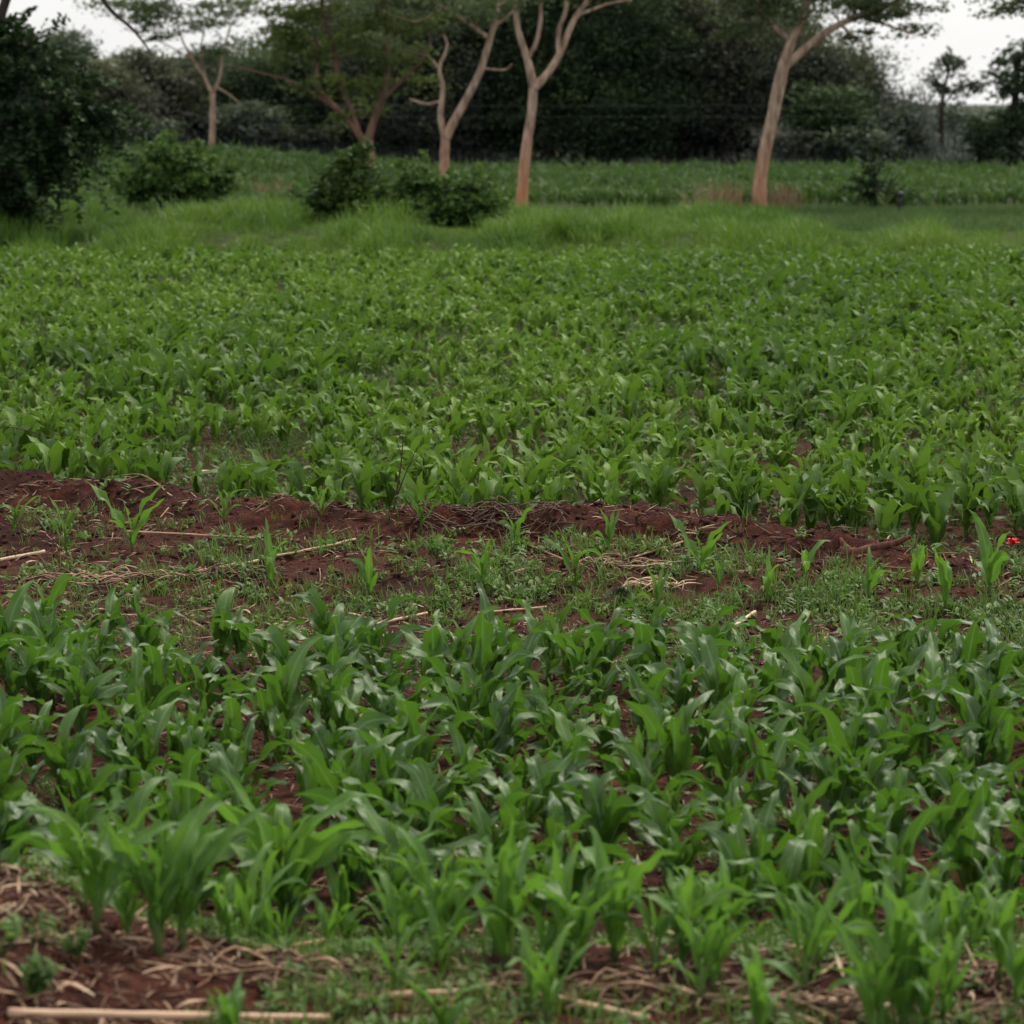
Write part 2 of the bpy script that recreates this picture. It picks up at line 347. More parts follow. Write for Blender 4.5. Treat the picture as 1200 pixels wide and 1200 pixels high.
def maize_geo(h=.4, n=12, m=4, nl=7, wid=.098, young=False, straight=.0, kk=.45):
    lv = Acc(); st = Acc()
    az0 = random.random()*6.28; lean = (random.uniform(-.1, .1), random.uniform(-.1, .1))
    sh = h*(.42 if not young else .3)
    pts = [(lean[0]*z*.5, lean[1]*z*.5, z) for z in (-.03, sh*.35, sh*.7, sh)]
    rr = [.013, .012, .011, .007] if not young else [.008, .008, .007, .004]
    k = h/.4
    tube(st, pts, [r*k for r in rr], 6 if n > 6 else 4)
    V, F, A = st.arr(); A[:, 2] = np.clip(1-V[:, 2]/(.1*k), 0, 1)*.8; st.V = [V]; st.F = [F]; st.A = [A]
    for i in range(nl):
        f = i/(nl-1)
        z = sh*(.12+.82*f)
        az = az0+math.pi*i+random.uniform(-.55, .55)
        L = h*(.50+.50*math.sin(math.pi*min(1, f*.85+.12)))*random.uniform(.82, 1.18)
        W = wid*k*(.55+.5*math.sin(math.pi*min(.95, f*.7+.2)))*random.uniform(.85, 1.15)
        if f > .82:   # rolled upright whorl
            e0 = R(random.uniform(78, 90)); dr = R(random.uniform(5, 40)); L *= .8; fold = 1.0; W *= .8
        else:
            e0 = R(random.uniform(62, 86)-8*(1-f)); dr = R(random.uniform(60, 165)*(1-.3*f)); fold = random.uniform(.3, .75)
        kink = (random.uniform(.45, .75), R(random.uniform(25, 70))) if random.random() < kk and f < .85 else None
        if straight and random.random() < straight: dr *= .35; kink = None
        if kink: dr *= .6
        b = (lean[0]*z*.5, lean[1]*z*.5, z)
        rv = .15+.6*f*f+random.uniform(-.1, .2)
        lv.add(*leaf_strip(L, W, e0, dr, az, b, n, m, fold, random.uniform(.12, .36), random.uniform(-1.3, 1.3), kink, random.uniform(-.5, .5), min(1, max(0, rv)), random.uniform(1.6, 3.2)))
    return lv, st
def make_maize(name, h, mat, **kw):
    lv, st = maize_geo(h, **kw)
    root = bpy.data.objects.new(name, None); COL.objects.link(root); root.empty_display_size = .1
    lv.build('leaves', mat, root); st.build('stalk', M_stalk, root)
    return root
def copy_thing(o):
    c = o.copy(); COL.objects.link(c)
    for ch in o.children:
        d = ch.copy(); COL.objects.link(d); d.parent = c
    return c
class Pool:
    def __init__(s, protos): s.p = protos; s.used = [False]*len(protos); s.k = 0
    def take(s, i=None):
        i = s.k % len(s.p) if i is None else i; s.k += 1
        if not s.used[i]: s.used[i] = True; return s.p[i]
        return copy_thing(s.p[i])
def in_view(x, y, m=0.): return abs(x) < y*600/FPX+m

def jitter_grid(x0, x1, y0, y1, sx, sy, j=.42, slope=.12):
    out = []
    ny = int((y1-y0)/sy)+1
    for r in range(ny):
        nx = int((x1-x0)/sx)+1; ph = random.random()*sx
        for c in range(nx):
            x = x0+ph+c*sx+random.uniform(-j, j)*sx; y = y0+r*sy+random.uniform(-j, j)*sy+slope*x
            out.append((x, y))
    return np.array(out)

# near field: dense maize between the two banks
near = jitter_grid(-5, 5, 8.6, 19.5, .285, .29)
def near_ok(x, y):
    s = y-crest_y(x)
    return y > 10.05+.1*math.sin(3*x)+.15*(x > .3)*0 and s < -2.6 and y < 15.4-.35*float(sst((x+1.2)/1.5))+.2*math.sin(2.1*x)+.12*math.sin(7*x)
near = [(x, y) for x, y in near if near_ok(x, y) and float(fbm(x*1.5, y*1.5, 2, 33)) > .20+random.uniform(-.06, .06)]
beyond = jitter_grid(-16, 16, 17.5, 55.5, .33, .34, slope=-.05)
def beyond_ok(x, y):
    s = y-crest_y(x)
    if not (s > .55 and y < 54.8 and abs(x) < y*.2+1.3): return False
    return float(fbm(x*1.1, y*.7, 3, 77)) > .34+random.uniform(-.04, .04)
beyond = [(x, y) for x, y in beyond if beyond_ok(x, y)]
ins = [(x, y) for x, y in near if in_view(x, y, .12)]
outs = [(x, y) for x, y in near if not in_view(x, y, .12) and in_view(x, y, 1.3)]
pool = Pool([make_maize('maize_plant', random.uniform(.36, .44), M_maize, nl=random.choice((6, 7, 8))) for _ in range(34)])
LAB_NEAR = 'broad leaved blue green maize plant in the dense near field between the two soil banks'
cnt = 0
ins.sort(key=lambda p: p[1])
for x, y in ins:
    o = pool.take(); cnt += 1
    o.location = (x, y, float(zg(x, y))-.01); o.rotation_euler = (random.uniform(-.08, .08), random.uniform(-.08, .08), random.random()*6.28)
    s = random.uniform(.78, 1.18)*(1.0 if random.random() > .12 else .65); o.scale = (s, s, s*random.uniform(.92, 1.1))
    tag(o, LAB_NEAR, 'maize plant', 'maize plants in the dense near field')
beyond.sort(key=lambda p: p[1])
restn = max(0, 262-cnt); k = 0; rest = []
for x, y in beyond:
    if k < restn and in_view(x, y, .05):
        k += 1; o = pool.take(); o.location = (x, y, float(zg(x, y))-.01); o.rotation_euler = (0, 0, random.random()*6.28)
        s = random.uniform(.75, 1.1); o.scale = (s, s, s)
        tag(o, 'maize plant standing close behind the bare crest of the red soil bank', 'maize plant', 'maize plants just behind the soil bank')
    else: rest.append((x, y))
print('near', cnt, 'behind', k, 'rest', len(rest), 'out', len(outs))

def merge(lv, st=None):
    V, F, A = lv.arr()
    if st is not None:
        V2, F2, A2 = st.arr(); A2 = A2.copy(); A2[:, 2] = .7
        return np.concatenate([V, V2]), np.concatenate([F, F2+len(V)]), np.concatenate([A, A2])
    return V, F, A
far_t = [merge(*maize_geo(random.uniform(.33, .41), n=8, m=2, nl=7, wid=.100, straight=.1)) for _ in range(22)]
def place_field(name, pts, tm, smin, smax, mat, label, cat, tint_seed, zs=None):
    P_ = np.array(pts); n = len(P_); pos = np.column_stack([P_, zg(P_[:, 0], P_[:, 1])-.01])
    big = fbm(P_[:, 0]*.35, P_[:, 1]*.16, 3, tint_seed)
    scl = rng.uniform(smin, smax, n)*(.6+.8*big)
    rnd = np.clip(rng.random(n)*.75+(.5-big)*2.4+.14, 0, 1)
    V, F, A = scatter(tm, pos, rng.random(n)*6.28, scl, rnd, rng.integers(0, len(tm), n), tilt=rng.uniform(-.1, .1, n))
    return tag(mk(name, V, F, mat, A), label, cat, kind='stuff')
place_field('maize_crop', rest+outs, far_t, .8, 1.15, M_maize_far, 'open field of young green maize stretching from the red soil bank to the grassy strip under the trees', 'maize crop', 91)
# the second, taller field beyond the trees
f2 = jitter_grid(-36, 36, 74, 121, .55, .55, slope=0)
f2 = [(x, y) for x, y in f2 if abs(x) < y*.2+3 and y > 82+1.5*math.sin(x)-(4 if x < -3 else 0) and y < 119-(0 if x < 12 else 0)]
f2_t = [merge(maize_geo(.62, n=4, m=1, nl=8, wid=.075, straight=.5)[0]) for _ in range(14)]
place_field('tall_maize_crop', f2, f2_t, .8, 1.1, M_field2, 'taller dull green maize crop in the far field in front of the dark wood', 'maize crop', 93)

# ------------------------------------------------------------------ seedlings on the far soil bank
pool2 = Pool([make_maize('maize_seedling', .33, M_maize_bank, nl=5, wid=.072, young=True, n=10, straight=.5) for _ in range(10)])
seed = [
 (78, 655, 55, 'pale green maize seedling by the left end of the soil bank above the straw stalk'),
 (155, 648, 66, 'maize seedling with spreading arched leaves on the left part of the soil bank'),
 (262, 612, 36, 'small bright maize seedling near the bank crest right of the pale curved twig'),
 (318, 690, 62, 'upright maize seedling at the end of the long dry stalk on the bank'),
 (376, 607, 40, 'short maize seedling poking over the crest left of the upright dry weed'),
 (433, 700, 50, 'low maize seedling in weeds at the foot of the bank, left of centre'),
 (494, 622, 50, 'maize seedling on the crest just right of the upright dry weed'),
 (566, 692, 48, 'maize seedling with a broad leaf among weeds in the middle of the bank'),
 (604, 640, 40, 'thin leaved maize seedling beside the fibrous straw heap on the crest'),
 (674, 694, 56, 'maize seedling left of the dark round weed tussock'),
 (714, 645, 40, 'single leaf maize seedling standing on bare soil above the dark tussock'),
 (822, 678, 58, 'large maize seedling with curled leaves on bare soil right of the dark tussock'),
 (842, 690, 40, 'smaller seedling touching the large curled maize seedling'),
 (901, 705, 50, 'maize seedling with one upright leaf in weeds below the dead branch'),
 (943, 682, 44, 'maize seedling immediately left of the dead branch'),
 (1018, 705, 48, 'maize seedling in weeds under the dead branch'),
 (1074, 690, 54, 'yellow green maize seedling at the right tip of the dead branch'),
 (1108, 720, 60, 'maize seedling with drooping leaves on the low right end of the bank'),
 (1160, 700, 78, 'tall leafy maize seedling below the red flower'),
 (18, 628, 40, 'maize seedling at the left frame edge on the soil bank'),
 (770, 720, 46, 'maize seedling at the foot of the bank beside the pale chopped stalk'),
]
def seat(o, px, py, hpx, href, rz=None):
    g = G(px, py); d = g.y; hm = hpx/(FPX/(d/math.cos(PITCH)))
    o.location = (g.x, g.y, g.z-.008); s = hm/href; o.scale = (s, s, s)
    o.rotation_euler = (0, 0, random.random()*6.28 if rz is None else rz)
for px, py, h, lab in seed:
    o = pool2.take(); seat(o, px, py, h*1.28, .33); tag(o, lab, 'maize seedling', 'maize seedlings on the red soil bank')

# ------------------------------------------------------------------ plants on the near bank, out of focus
pool3 = Pool([make_maize('bank_maize_plant', .45, M_maize_bank, nl=9, wid=.070, young=False, n=12, straight=.22, kk=.12) for _ in range(12)])
fg = [
 (112, 1092, 165, 'leafy maize plant left of the biggest clump on the near bank'),
 (186, 1122, 190, 'biggest broad leaved maize clump above the red soil mound at the left'),
 (214, 1116, 170, 'maize plant leaning against the right side of the biggest clump'),
 (150, 1104, 120, 'shorter maize plant between the leftmost tall plant and the biggest clump'),
 (1030, 1205, 130, 'leafy shoot at the left foot of the largest blurred plant'),
 (1085, 1210, 150, 'second shoot at the right foot of the largest blurred plant'),
 (268, 1112, 75, 'small bright green maize sprout between two tall plants on the near bank'),
 (335, 1105, 205, 'tall maize plant with two pointed leaves spread in a V'),
 (452, 1090, 130, 'maize plant with one broad drooping leaf right of the V shaped plant'),
 (515, 1128, 150, 'light green maize plant with thin arching leaves, left of the purple stemmed one'),
 (592, 1135, 180, 'maize plant with a purple stem base near the bottom centre'),
 (655, 1110, 110, 'maize plant right behind the purple stemmed one'),
 (722, 1128, 150, 'pale maize plant with long arching leaves right of the bottom centre'),
 (800, 1140, 130, 'maize plant with a narrow curved leaf left of the lower broad leaved plant'),
 (846, 1120, 110, 'small maize plant with a bright yellow green leaf on the near bank'),
 (890, 1225, 125, 'broad leaved maize plant cut by the bottom edge, left of the largest plant'),
 (960, 1140, 105, 'low maize plant with drooping leaves left of the largest blurred plant'),
 (1058, 1212, 205, 'largest blurred maize plant, at the bottom right'),
 (1118, 1130, 100, 'maize plant partly behind the largest blurred plant on its right side'),
 (1172, 1150, 120, 'yellowish maize plant at the right frame edge on the near bank'),
 (522, 1232, 90, 'small maize plant cut by the bottom edge near the centre'),
 (272, 1240, 90, 'small maize plant over the dry cane at the bottom left'),
 (400, 1118, 70, 'short maize plant on straw right of the V shaped plant'),
]
for px, py, h, lab in fg:
    o = pool3.take(); seat(o, px, py, h, .45); tag(o, lab, 'maize plant', 'light green maize plants on the near bank')

pool4 = Pool([make_maize('bank_maize_sprout', .3, M_maize_bank, nl=6, wid=.058, n=10, straight=.2) for _ in range(8)])
for i in range(58):
    x = random.uniform(-1.6, 1.75); y = random.uniform(8.9, 10.15) if i < 34 else random.uniform(8.35, 9.1)
    if x < -.9 and y < 9.5: continue
    if i >= 34 and x < -.4: continue
    o = pool4.take(); s_ = random.uniform(.7, 1.25); o.location = (x, y, float(zg(x, y))-.01); o.rotation_euler = (0, 0, random.random()*6.28); o.scale = (s_,)*3
    tag(o, 'small light green maize sprout with thin arching leaves in the blurred strip at the bottom', 'maize sprout', 'maize sprouts on the near bank')
# ------------------------------------------------------------------ weeds, grass, straw, clods
def tuft_geo(nb=9, h=.1, w=.006, spread=.03, n=3, lean=1.0):
    a = Acc()
    for i in range(nb):
        b = (random.gauss(0, spread), random.gauss(0, spread), -.005)
        a.add(*leaf_strip(h*random.uniform(.6, 1.3), w*random.uniform(.7, 1.3), R(random.uniform(50, 88)), R(random.uniform(20, 95))*lean, random.random()*6.28, b, n, 1, 0, 0, 0, None, 0, random.random()))
    return a.arr()
def rosette_geo(nb=9, r=.05, h=.05):
    a = Acc()
    for i in range(nb):
        z = random.random()*h; L = r*random.uniform(.5, 1.1)
        a.add(*leaf_strip(L, L*random.uniform(.35, .6), R(random.uniform(5, 60)), R(random.uniform(20, 70)), random.random()*6.28, (random.gauss(0, r*.25), random.gauss(0, r*.25), z), 3, 2, .2, .05, 0, None, 0, random.random()))
    return a.arr()
tufts = [tuft_geo() for _ in range(8)]; ros = [rosette_geo() for _ in range(8)]
def weed_cloud(name, x0, x1, y0, y1, n, dens, smin, smax, label, cat='weeds', tm=None, mat=None):
    x = rng.uniform(x0, x1, n); y = rng.uniform(y0, y1, n)
    keep = (rng.random(n) < dens(x, y)) & (np.abs(x) < y*.2+1.0); x = x[keep]; y = y[keep]; n = len(x)
    tm = tm or tufts+ros
    V, F, A = scatter(tm, np.column_stack([x, y, zg(x, y)]), rng.random(n)*6.28, rng.uniform(smin, smax, n), np.clip(rng.random(n)*.8+.3*(fbm(x*.8, y*.5, 2, 8)-.3), 0, 1), rng.integers(0, len(tm), n), tilt=rng.uniform(-.2, .2, n))
    return tag(mk(name, V, F, mat or M_weed, A), label, cat, kind='stuff')
def d_bank(x, y):
    s = y-crest_y(x); n = fbm(x*1.6, y*1.6, 3, 61)
    d = sst((y-15.0)/.5)*(1-sst((s+.85)/.55))*sst((n-.36)/.14)*(.55+.45*sst((s+3)/.6))
    d = d*np.where((x < -.6) & (s > -4.6), .42, 1)*(.35+.65*sst((fbm(x*3.5, y*3.5, 2, 62)-.35)/.2))
    d = d+np.where(crest_h(x) < .12, .6*sst((s+2.8)/.5)*(s < .5), 0)
    return np.clip(d+.03*(y > 15)*(s < .2), 0, 1)
weed_cloud('bank_weeds', -5, 5, 14, 22, 24000, d_bank, .6, 1.5, 'low green grass and small leafy weeds covering the slope of the red soil bank')
weed_cloud('field_weeds', -4, 4, 9.9, 18, 7000, lambda x, y: np.clip(sst((fbm(x*1.1, y*1.1, 3, 71)-.42)/.2)*(y-crest_y(x) < -2.3), 0, 1), .4, .9, 'small weeds on dark soil between the near maize plants')
weed_cloud('crop_weeds', -12, 12, 18, 55.5, 50000, lambda x, y: np.clip((y-crest_y(x) > .4)*(.4+.6*sst((fbm(x*.6, y*.4, 3, 73)-.35)/.2)), 0, 1), 1.0, 2.0, 'low green weeds between the maize of the open field', mat=M_weed_low)
weed_cloud('near_bank_weeds', -3, 3, 8.0, 10.2, 4600, lambda x, y: np.clip(sst((fbm(x*1.8, y*1.8, 3, 75)-.42)/.2)*.9+.2*(x > .3), 0, 1), .5, 1.3, 'blurred light green weeds among straw on the near bank')
# rough grass under the trees
gt = [tuft_geo(12, .5, .022, .12, 3, .8) for _ in range(10)]
def d_grass(x, y):
    lim = 69+1.5*np.sin(x*.7)-4*sst((x-3)/6)
    return ((y > 54.6+.6*np.sin(x*1.1)+.5*np.sin(x*3.7)) & (y < lim))*1.0*(.5+.5*(x < 9))
gx = rng.uniform(-18, 18, 26000); gy = rng.uniform(53.8, 71, 26000)
kp = (rng.random(26000) < d_grass(gx, gy)) & (np.abs(gx) < gy*.2+2); gx = gx[kp]; gy = gy[kp]; n = len(gx)
bign = fbm(gx*.3, gy*.25, 3, 15)
hs = (.15+1.3*bign)*(.1+3.2*fbm(gx*1.2, gy*.5, 2, 19)**2)*np.interp(gx, [-15, 6, 10, 15], [1.1, .9, .45, .4])*np.interp(gy, [54, 57, 64, 70], [.4, .9, 1.05, .8])
V, F, A = scatter(gt, np.column_stack([gx, gy, zg(gx, gy)-.01]), rng.random(n)*6.28, np.clip(hs, .25, 1.3), np.clip(rng.random(n)*.45+(fbm(gx*.6, gy*.5, 3, 23)-.45)*3.2+.27+.25*np.exp(-((gx-2.5)/5)**2), 0, 1), rng.integers(0, 10, n), tilt=rng.uniform(-.15, .15, n))
tag(mk('rough_grass', V, F, M_grass, A), 'bright rough grass on the strip between the maize field and the trees', 'grass', kind='stuff')
# dark weeds edge right of the strip
gx = rng.uniform(3, 18, 7000); gy = rng.uniform(68, 83, 7000); n = 7000
V, F, A = scatter(gt, np.column_stack([gx, gy, zg(gx, gy)-.01]), rng.random(n)*6.28, rng.uniform(.25, .6, n), rng.random(n)*.5, rng.integers(0, 10, n))
tag(mk('dark_grass', V, F, M_field2, A), 'darker grass edge at the foot of the far field on the right', 'grass', kind='stuff')
# undergrowth at the foot of the wood
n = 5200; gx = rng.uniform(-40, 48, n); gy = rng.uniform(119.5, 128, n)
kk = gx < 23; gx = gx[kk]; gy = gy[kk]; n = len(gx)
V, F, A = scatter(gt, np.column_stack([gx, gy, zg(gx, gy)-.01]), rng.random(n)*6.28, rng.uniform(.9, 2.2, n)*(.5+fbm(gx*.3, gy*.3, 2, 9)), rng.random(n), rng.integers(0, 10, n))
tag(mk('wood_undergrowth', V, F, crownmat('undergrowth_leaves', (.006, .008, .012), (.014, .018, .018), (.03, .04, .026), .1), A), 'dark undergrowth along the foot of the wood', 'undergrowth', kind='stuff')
n = 2500; gx = rng.uniform(17, 50, n); gy = rng.uniform(119.5, 150, n)
V, F, A = scatter(gt, np.column_stack([gx, gy, zg(gx, gy)-.01]), rng.random(n)*6.28, rng.uniform(1.5, 3.4, n)*(.5+fbm(gx*.3, gy*.3, 2, 9)), rng.random(n), rng.integers(0, 10, n))
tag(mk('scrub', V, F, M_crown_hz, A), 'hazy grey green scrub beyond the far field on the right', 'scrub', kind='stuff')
# dry grass clumps
for px, D, w, lab in ((832, 80, 1.1, 'reddish dry grass clump left of the lone leaning trunk'), (852, 80.5, .6, 'taller dry brown weed clump close to the leaning trunk'), (916, 79.5, .7, 'dry brown brushwood right of the foot of the leaning trunk'), (318, 83, .9, 'faded brown dry grass between the two big shrubs')):
    g = ZX(px, D); a = Acc(); V, F, A = tuft_geo(150, .9, .02, w*.32, 3, .7); a.add(V, F, A)
    o = a.build('dry_grass_clump', M_dry); o.location = g; tag(o, lab, 'dry grass')

# straw
def straw_geo(seg=3):
    a = Acc(); c = random.uniform(-.25, .25)
    x = np.linspace(-.5, .5, seg+1); pts = np.stack([x, c*x*x*1.2, 0*x+.01], -1)
    tube(a, pts, np.full(seg+1, .024), 4, rnd=random.random()); return a.arr()
straws = [straw_geo() for _ in range(8)]
def chip_geo():
    a = Acc(); V, F, A = leaf_strip(1, .11, R(random.uniform(-5, 25)), R(random.uniform(0, 60)), 0, (-.5, 0, .02), 4, 1, 0, 0, random.uniform(-1.5, 1.5), None, random.uniform(-.4, .4), random.random()); a.add(V, F, A); return a.arr()
chips = [chip_geo() for _ in range(8)]
def straw_cloud(name, pts, lmin, lmax, label, bright=0.):
    x, y = pts[:, 0], pts[:, 1]; n = len(x)
    tm = straws+chips
    scl = rng.uniform(0, 1, n)**2*(lmax-lmin)+lmin
    V, F, A = scatter(tm, np.column_stack([x, y, zg(x, y)+.006]), rng.random(n)*6.28, scl, np.clip(rng.beta(1.5, 2.2, n)+bright, 0, 1), rng.integers(0, len(tm), n), tilt=rng.normal(0, .22, n))
    return tag(mk(name, V, F, M_straw, A, smooth=False), label, 'straw', kind='stuff')
def rpts(x0, x1, y0, y1, n, dens):
    x = rng.uniform(x0, x1, n); y = rng.uniform(y0, y1, n); k = rng.random(n) < dens(x, y); return np.column_stack([x[k], y[k]])
straw_cloud('field_straw', rpts(-4, 4, 9.8, 16.5, 17000, lambda x, y: np.clip(.25+.95*sst((fbm(x*.9, y*.9, 3, 81)-.45)/.2), 0, 1)*(y-crest_y(x) < -2)), .02, .17, 'scattered dry straw bits on dark soil between the near maize plants')
straw_cloud('bank_straw', rpts(-5, 5, 14.5, 21, 17000, lambda x, y: np.clip(.12+sst((fbm(x*1.1, y*1.6, 3, 83)-.45)/.15)*(y > 15)*(y-crest_y(x) < .2), 0, 1)), .02, .17, 'loose straw and chaff lying on the red soil bank')
straw_cloud('near_bank_straw', rpts(-2.6, 2.6, 8.0, 10.1, 13000, lambda x, y: .2+.8*sst((fbm(x*1.5, y*1.5, 3, 85)-.4)/.2)), .02, .16, 'blurred straw and maize stubble littering the near bank', .14)
straw_cloud('crop_straw', rpts(-8, 8, 19.5, 45, 3500, lambda x, y: np.clip(sst((fbm(x*.7, y*.5, 3, 87)-.45)/.2), 0, 1)*(y-crest_y(x) > .4)), .04, .25, 'pale straw bits on the soil of the open field')
# clods
def clod_geo():
    import itertools
    g = np.linspace(-1, 1, 3); V = []; F = []; idx = {}
    def vid(p):
        p = tuple(p)
        if p not in idx: idx[p] = len(V); V.append(p)
        return idx[p]
    for ax in range(3):
        for sg in (-1, 1):
            for i in range(2):
                for j in range(2):
                    q = []
                    for (a, b) in ((i, j), (i+1, j), (i+1, j+1), (i, j+1)):
                        p = [0, 0, 0]; p[ax] = sg; p[(ax+1) % 3] = g[a]; p[(ax+2) % 3] = g[b]; q.append(vid(p))
                    F.append(q if sg > 0 else q[::-1])
    V = np.array(V, float); V /= np.linalg.norm(V, axis=1)[:, None]; V *= rng.uniform(.4, 1.4, (len(V), 1)); V *= np.array([1, .8, .6])
    A = np.zeros((len(V), 3)); A[:, 2] = rng.random()*.8; return V, np.array(F), A
clods = [clod_geo() for _ in range(10)]
def clod_cloud(name, pts, smin, smax, label, lift=0.):
    x, y = pts[:, 0], pts[:, 1]; n = len(x); scl = smin+(smax-smin)*rng.random(n)**7
    V, F, A = scatter(clods, np.column_stack([x, y, zg(x, y)+scl*.2]), rng.random(n)*6.28, scl, np.clip(rng.random(n)*.9+lift, 0, 1), rng.integers(0, 10, n), tilt=rng.uniform(-.5, .5, n))
    return tag(mk(name, V, F, M_clod, A, smooth=False), label, 'soil clods', kind='stuff')
clod_cloud('bank_clods', rpts(-5, 5, 15, 21.5, 34000, lambda x, y: np.clip(sst((y-crest_y(x)+2.8)/1.6)*(y-crest_y(x) < .5)*sst(crest_h(x)/.1), 0, 1)), .004, .034, 'crumbly red brown clods along the crest of the soil bank', .1)
clod_cloud('field_clods', rpts(-4, 4, 9.8, 18, 14000, lambda x, y: .8*(y-crest_y(x) < -2)+0*x), .005, .035, 'dark soil crumbs between the near maize plants', -.1)
clod_cloud('near_bank_clods', rpts(-2.6, 2.6, 8, 10, 5000, lambda x, y: .35+.65*(x < -1.15)), .004, .028, 'red soil crumbs on the near bank', .1)

# the soil mound at the bottom left is part of the terrain; single things on the banks:
def poly_thing(name, mat, paths, label, cat, sides=6, sub=3, lump=.25, rnd=.5):
    """paths = list of (list of world points, list of radii); origin at the first point"""
    a = Acc(); o0 = np.array(paths[0][0][0])
    for pts, rad in paths: tube(a, np.array(pts)-o0, rad, sides, sub, rnd, lump)
    o = a.build(name, mat); o.location = o0; return tag(o, label, cat)
def lay(px0, py0, px1, py1, n=4, lift=.012, wob=.0, lift2=None):
    out = []; lift2 = lift if lift2 is None else lift2
    a = G(px0, py0); b = G(px1, py1)
    for i in range(n):
        t = i/(n-1); x = a.x+(b.x-a.x)*t+random.uniform(-wob, wob); y = a.y+(b.y-a.y)*t+random.uniform(-wob, wob)
        out.append((x, y, float(zg(x, y))+lift+(lift2-lift)*t))
    # stiff stalk: straighten heights
    z0, z1 = out[0][2], out[-1][2]; need = max(q[2]-(z0+(z1-z0)*i/(n-1)) for i, q in enumerate(out))
    return [(q[0], q[1], z0+(z1-z0)*i/(n-1)+max(0, need)*.8) for i, q in enumerate(out)]
def cane(px0, py0, px1, py1, r, label, rnd=.6, lift=.012, wob=.004, mat=None, nodes=True):
    pts = lay(px0, py0, px1, py1, 9 if nodes else 5, lift, wob)
    rad = [r*(1.18 if (nodes and i % 4 == 0) else 1)*(1-.12*i/8) for i in range(len(pts))]
    return poly_thing('dry_stalk', mat or M_cane, [(pts, rad)], label, 'dry stalk', 8, 2, .1, rnd)
cane(10, 1196, 386, 1202, .0125, 'long thick pale cane lying along the bottom left edge', .75, .02)
cane(395, 1180, 560, 1172, .012, 'pale broken stalk on the near bank under the small bottom plants', .6)
cane(620, 1170, 760, 1200, .011, 'stalk lying on straw near the bottom centre', .7)
cane(915, 1175, 1045, 1188, .012, 'stalk on the near bank left of the largest blurred plant', .7)
cane(300, 1130, 400, 1108, .007, 'thin stalk behind the bottom left cane', .45)
cane(960, 1155, 1010, 1120, .006, 'thin tilted stalk beside the low drooping plant', .6)
cane(1090, 1085, 1195, 1080, .006, 'dry stalk on dark soil at the right edge below the near field', .6)
cane(-8, 661, 52, 650, .013, 'pale stalk at the left frame edge on the soil bank', .9, wob=.008)
cane(92, 672, 152, 690, .010, 'brown tilted stalk in the straw heap at the left of the bank', .6)
cane(232, 672, 304, 660, .011, 'pale stalk left of the upright seedling on the bank', .8, wob=.01)
cane(308, 662, 420, 636, .009, 'long crooked dry stalk slanting across the bank left of centre', .6, wob=.02)
cane(150, 628, 300, 636, .006, 'thin pale stalk low on the left bank slope', .6, wob=.01)
cane(848, 748, 884, 722, .010, 'short cut pale stalk pointing up right at the foot of the bank', 1.0, lift=.02)
cane(560, 722, 640, 716, .007, 'thin stalk between bank weeds and near maize in the centre', .7)
cane(440, 735, 500, 722, .009, 'thick stalk piece below the bank left of centre', .8)
cane(720, 665, 800, 640, .006, 'thin grey stalk on bare soil right of the dark tussock', .5)
cane(600, 635, 660, 660, .007, 'dark stalk in the fibrous heap on the crest', .2)
cane(1040, 752, 1090, 742, .008, 'pale stalk in weeds on the right of the bank foot', .8)
cane(20, 1020-20, 60, 1030-20, .006, 'pale stalk under near maize at the left edge', .7)
cane(770, 800, 850, 806, .007, 'stalk piece between near maize plants right of centre', .7)

def heap(px, py, w, n, lab, rr, name='straw_heap', mat=None):
    g = G(px, py); a = Acc()
    for i in range(n):
        x = max(-w*.6, min(w*.6, random.gauss(0, w*.35))); y = max(-w*.2, min(w*.2, random.gauss(0, w*.13))); z = float(zg(g.x+x, g.y+y))-g.z+abs(random.gauss(0, .02))+.006
        L = random.uniform(.08, .28); az = random.gauss(0, .7); bow = random.uniform(-.07, .07)
        dx, dy = math.cos(az)*L/2, math.sin(az)*L/2
        p = [(x-dx, y-dy, float(zg(g.x+x-dx, g.y+y-dy))-g.z+.008+random.random()*.02), (x-bow*.5, y+bow, z+.02), (x+dx, y+dy, float(zg(g.x+x+dx, g.y+y+dy))-g.z+.008+random.random()*.03)]
        tube(a, p, [.0045, .0055, .0025], 4, 3, random.uniform(*rr))
    o = a.build(name, mat or M_straw); o.location = g; tag(o, lab, 'straw heap')
heap(575, 612, .75, 90, 'dark fibrous heap of old roots and stubble on the bank crest at the centre', (.0, .45), 'stubble_heap')
heap(140, 682, .8, 80, 'tangled straw heap at the left on the foot of the bank', (.2, .8))
heap(270, 678, .5, 40, 'thin spread of dark straw right of the tangled straw heap', (.0, .6))
heap(735, 668, .45, 40, 'pale straw wisps on bare soil above the dark tussock', (.3, .9))
heap(770, 690, .3, 30, 'small straw bundle beside the dark tussock', (.5, 1))
heap(340, 1150, .5, 40, 'straw bundle on the near bank right of the red soil mound', (.2, .8))
heap(650, 1165, .5, 40, 'straw and husks bundle at the bottom centre', (.15, .7))
heap(920, 1180, .4, 30, 'straw bundle left of the largest blurred plant', (.15, .7))
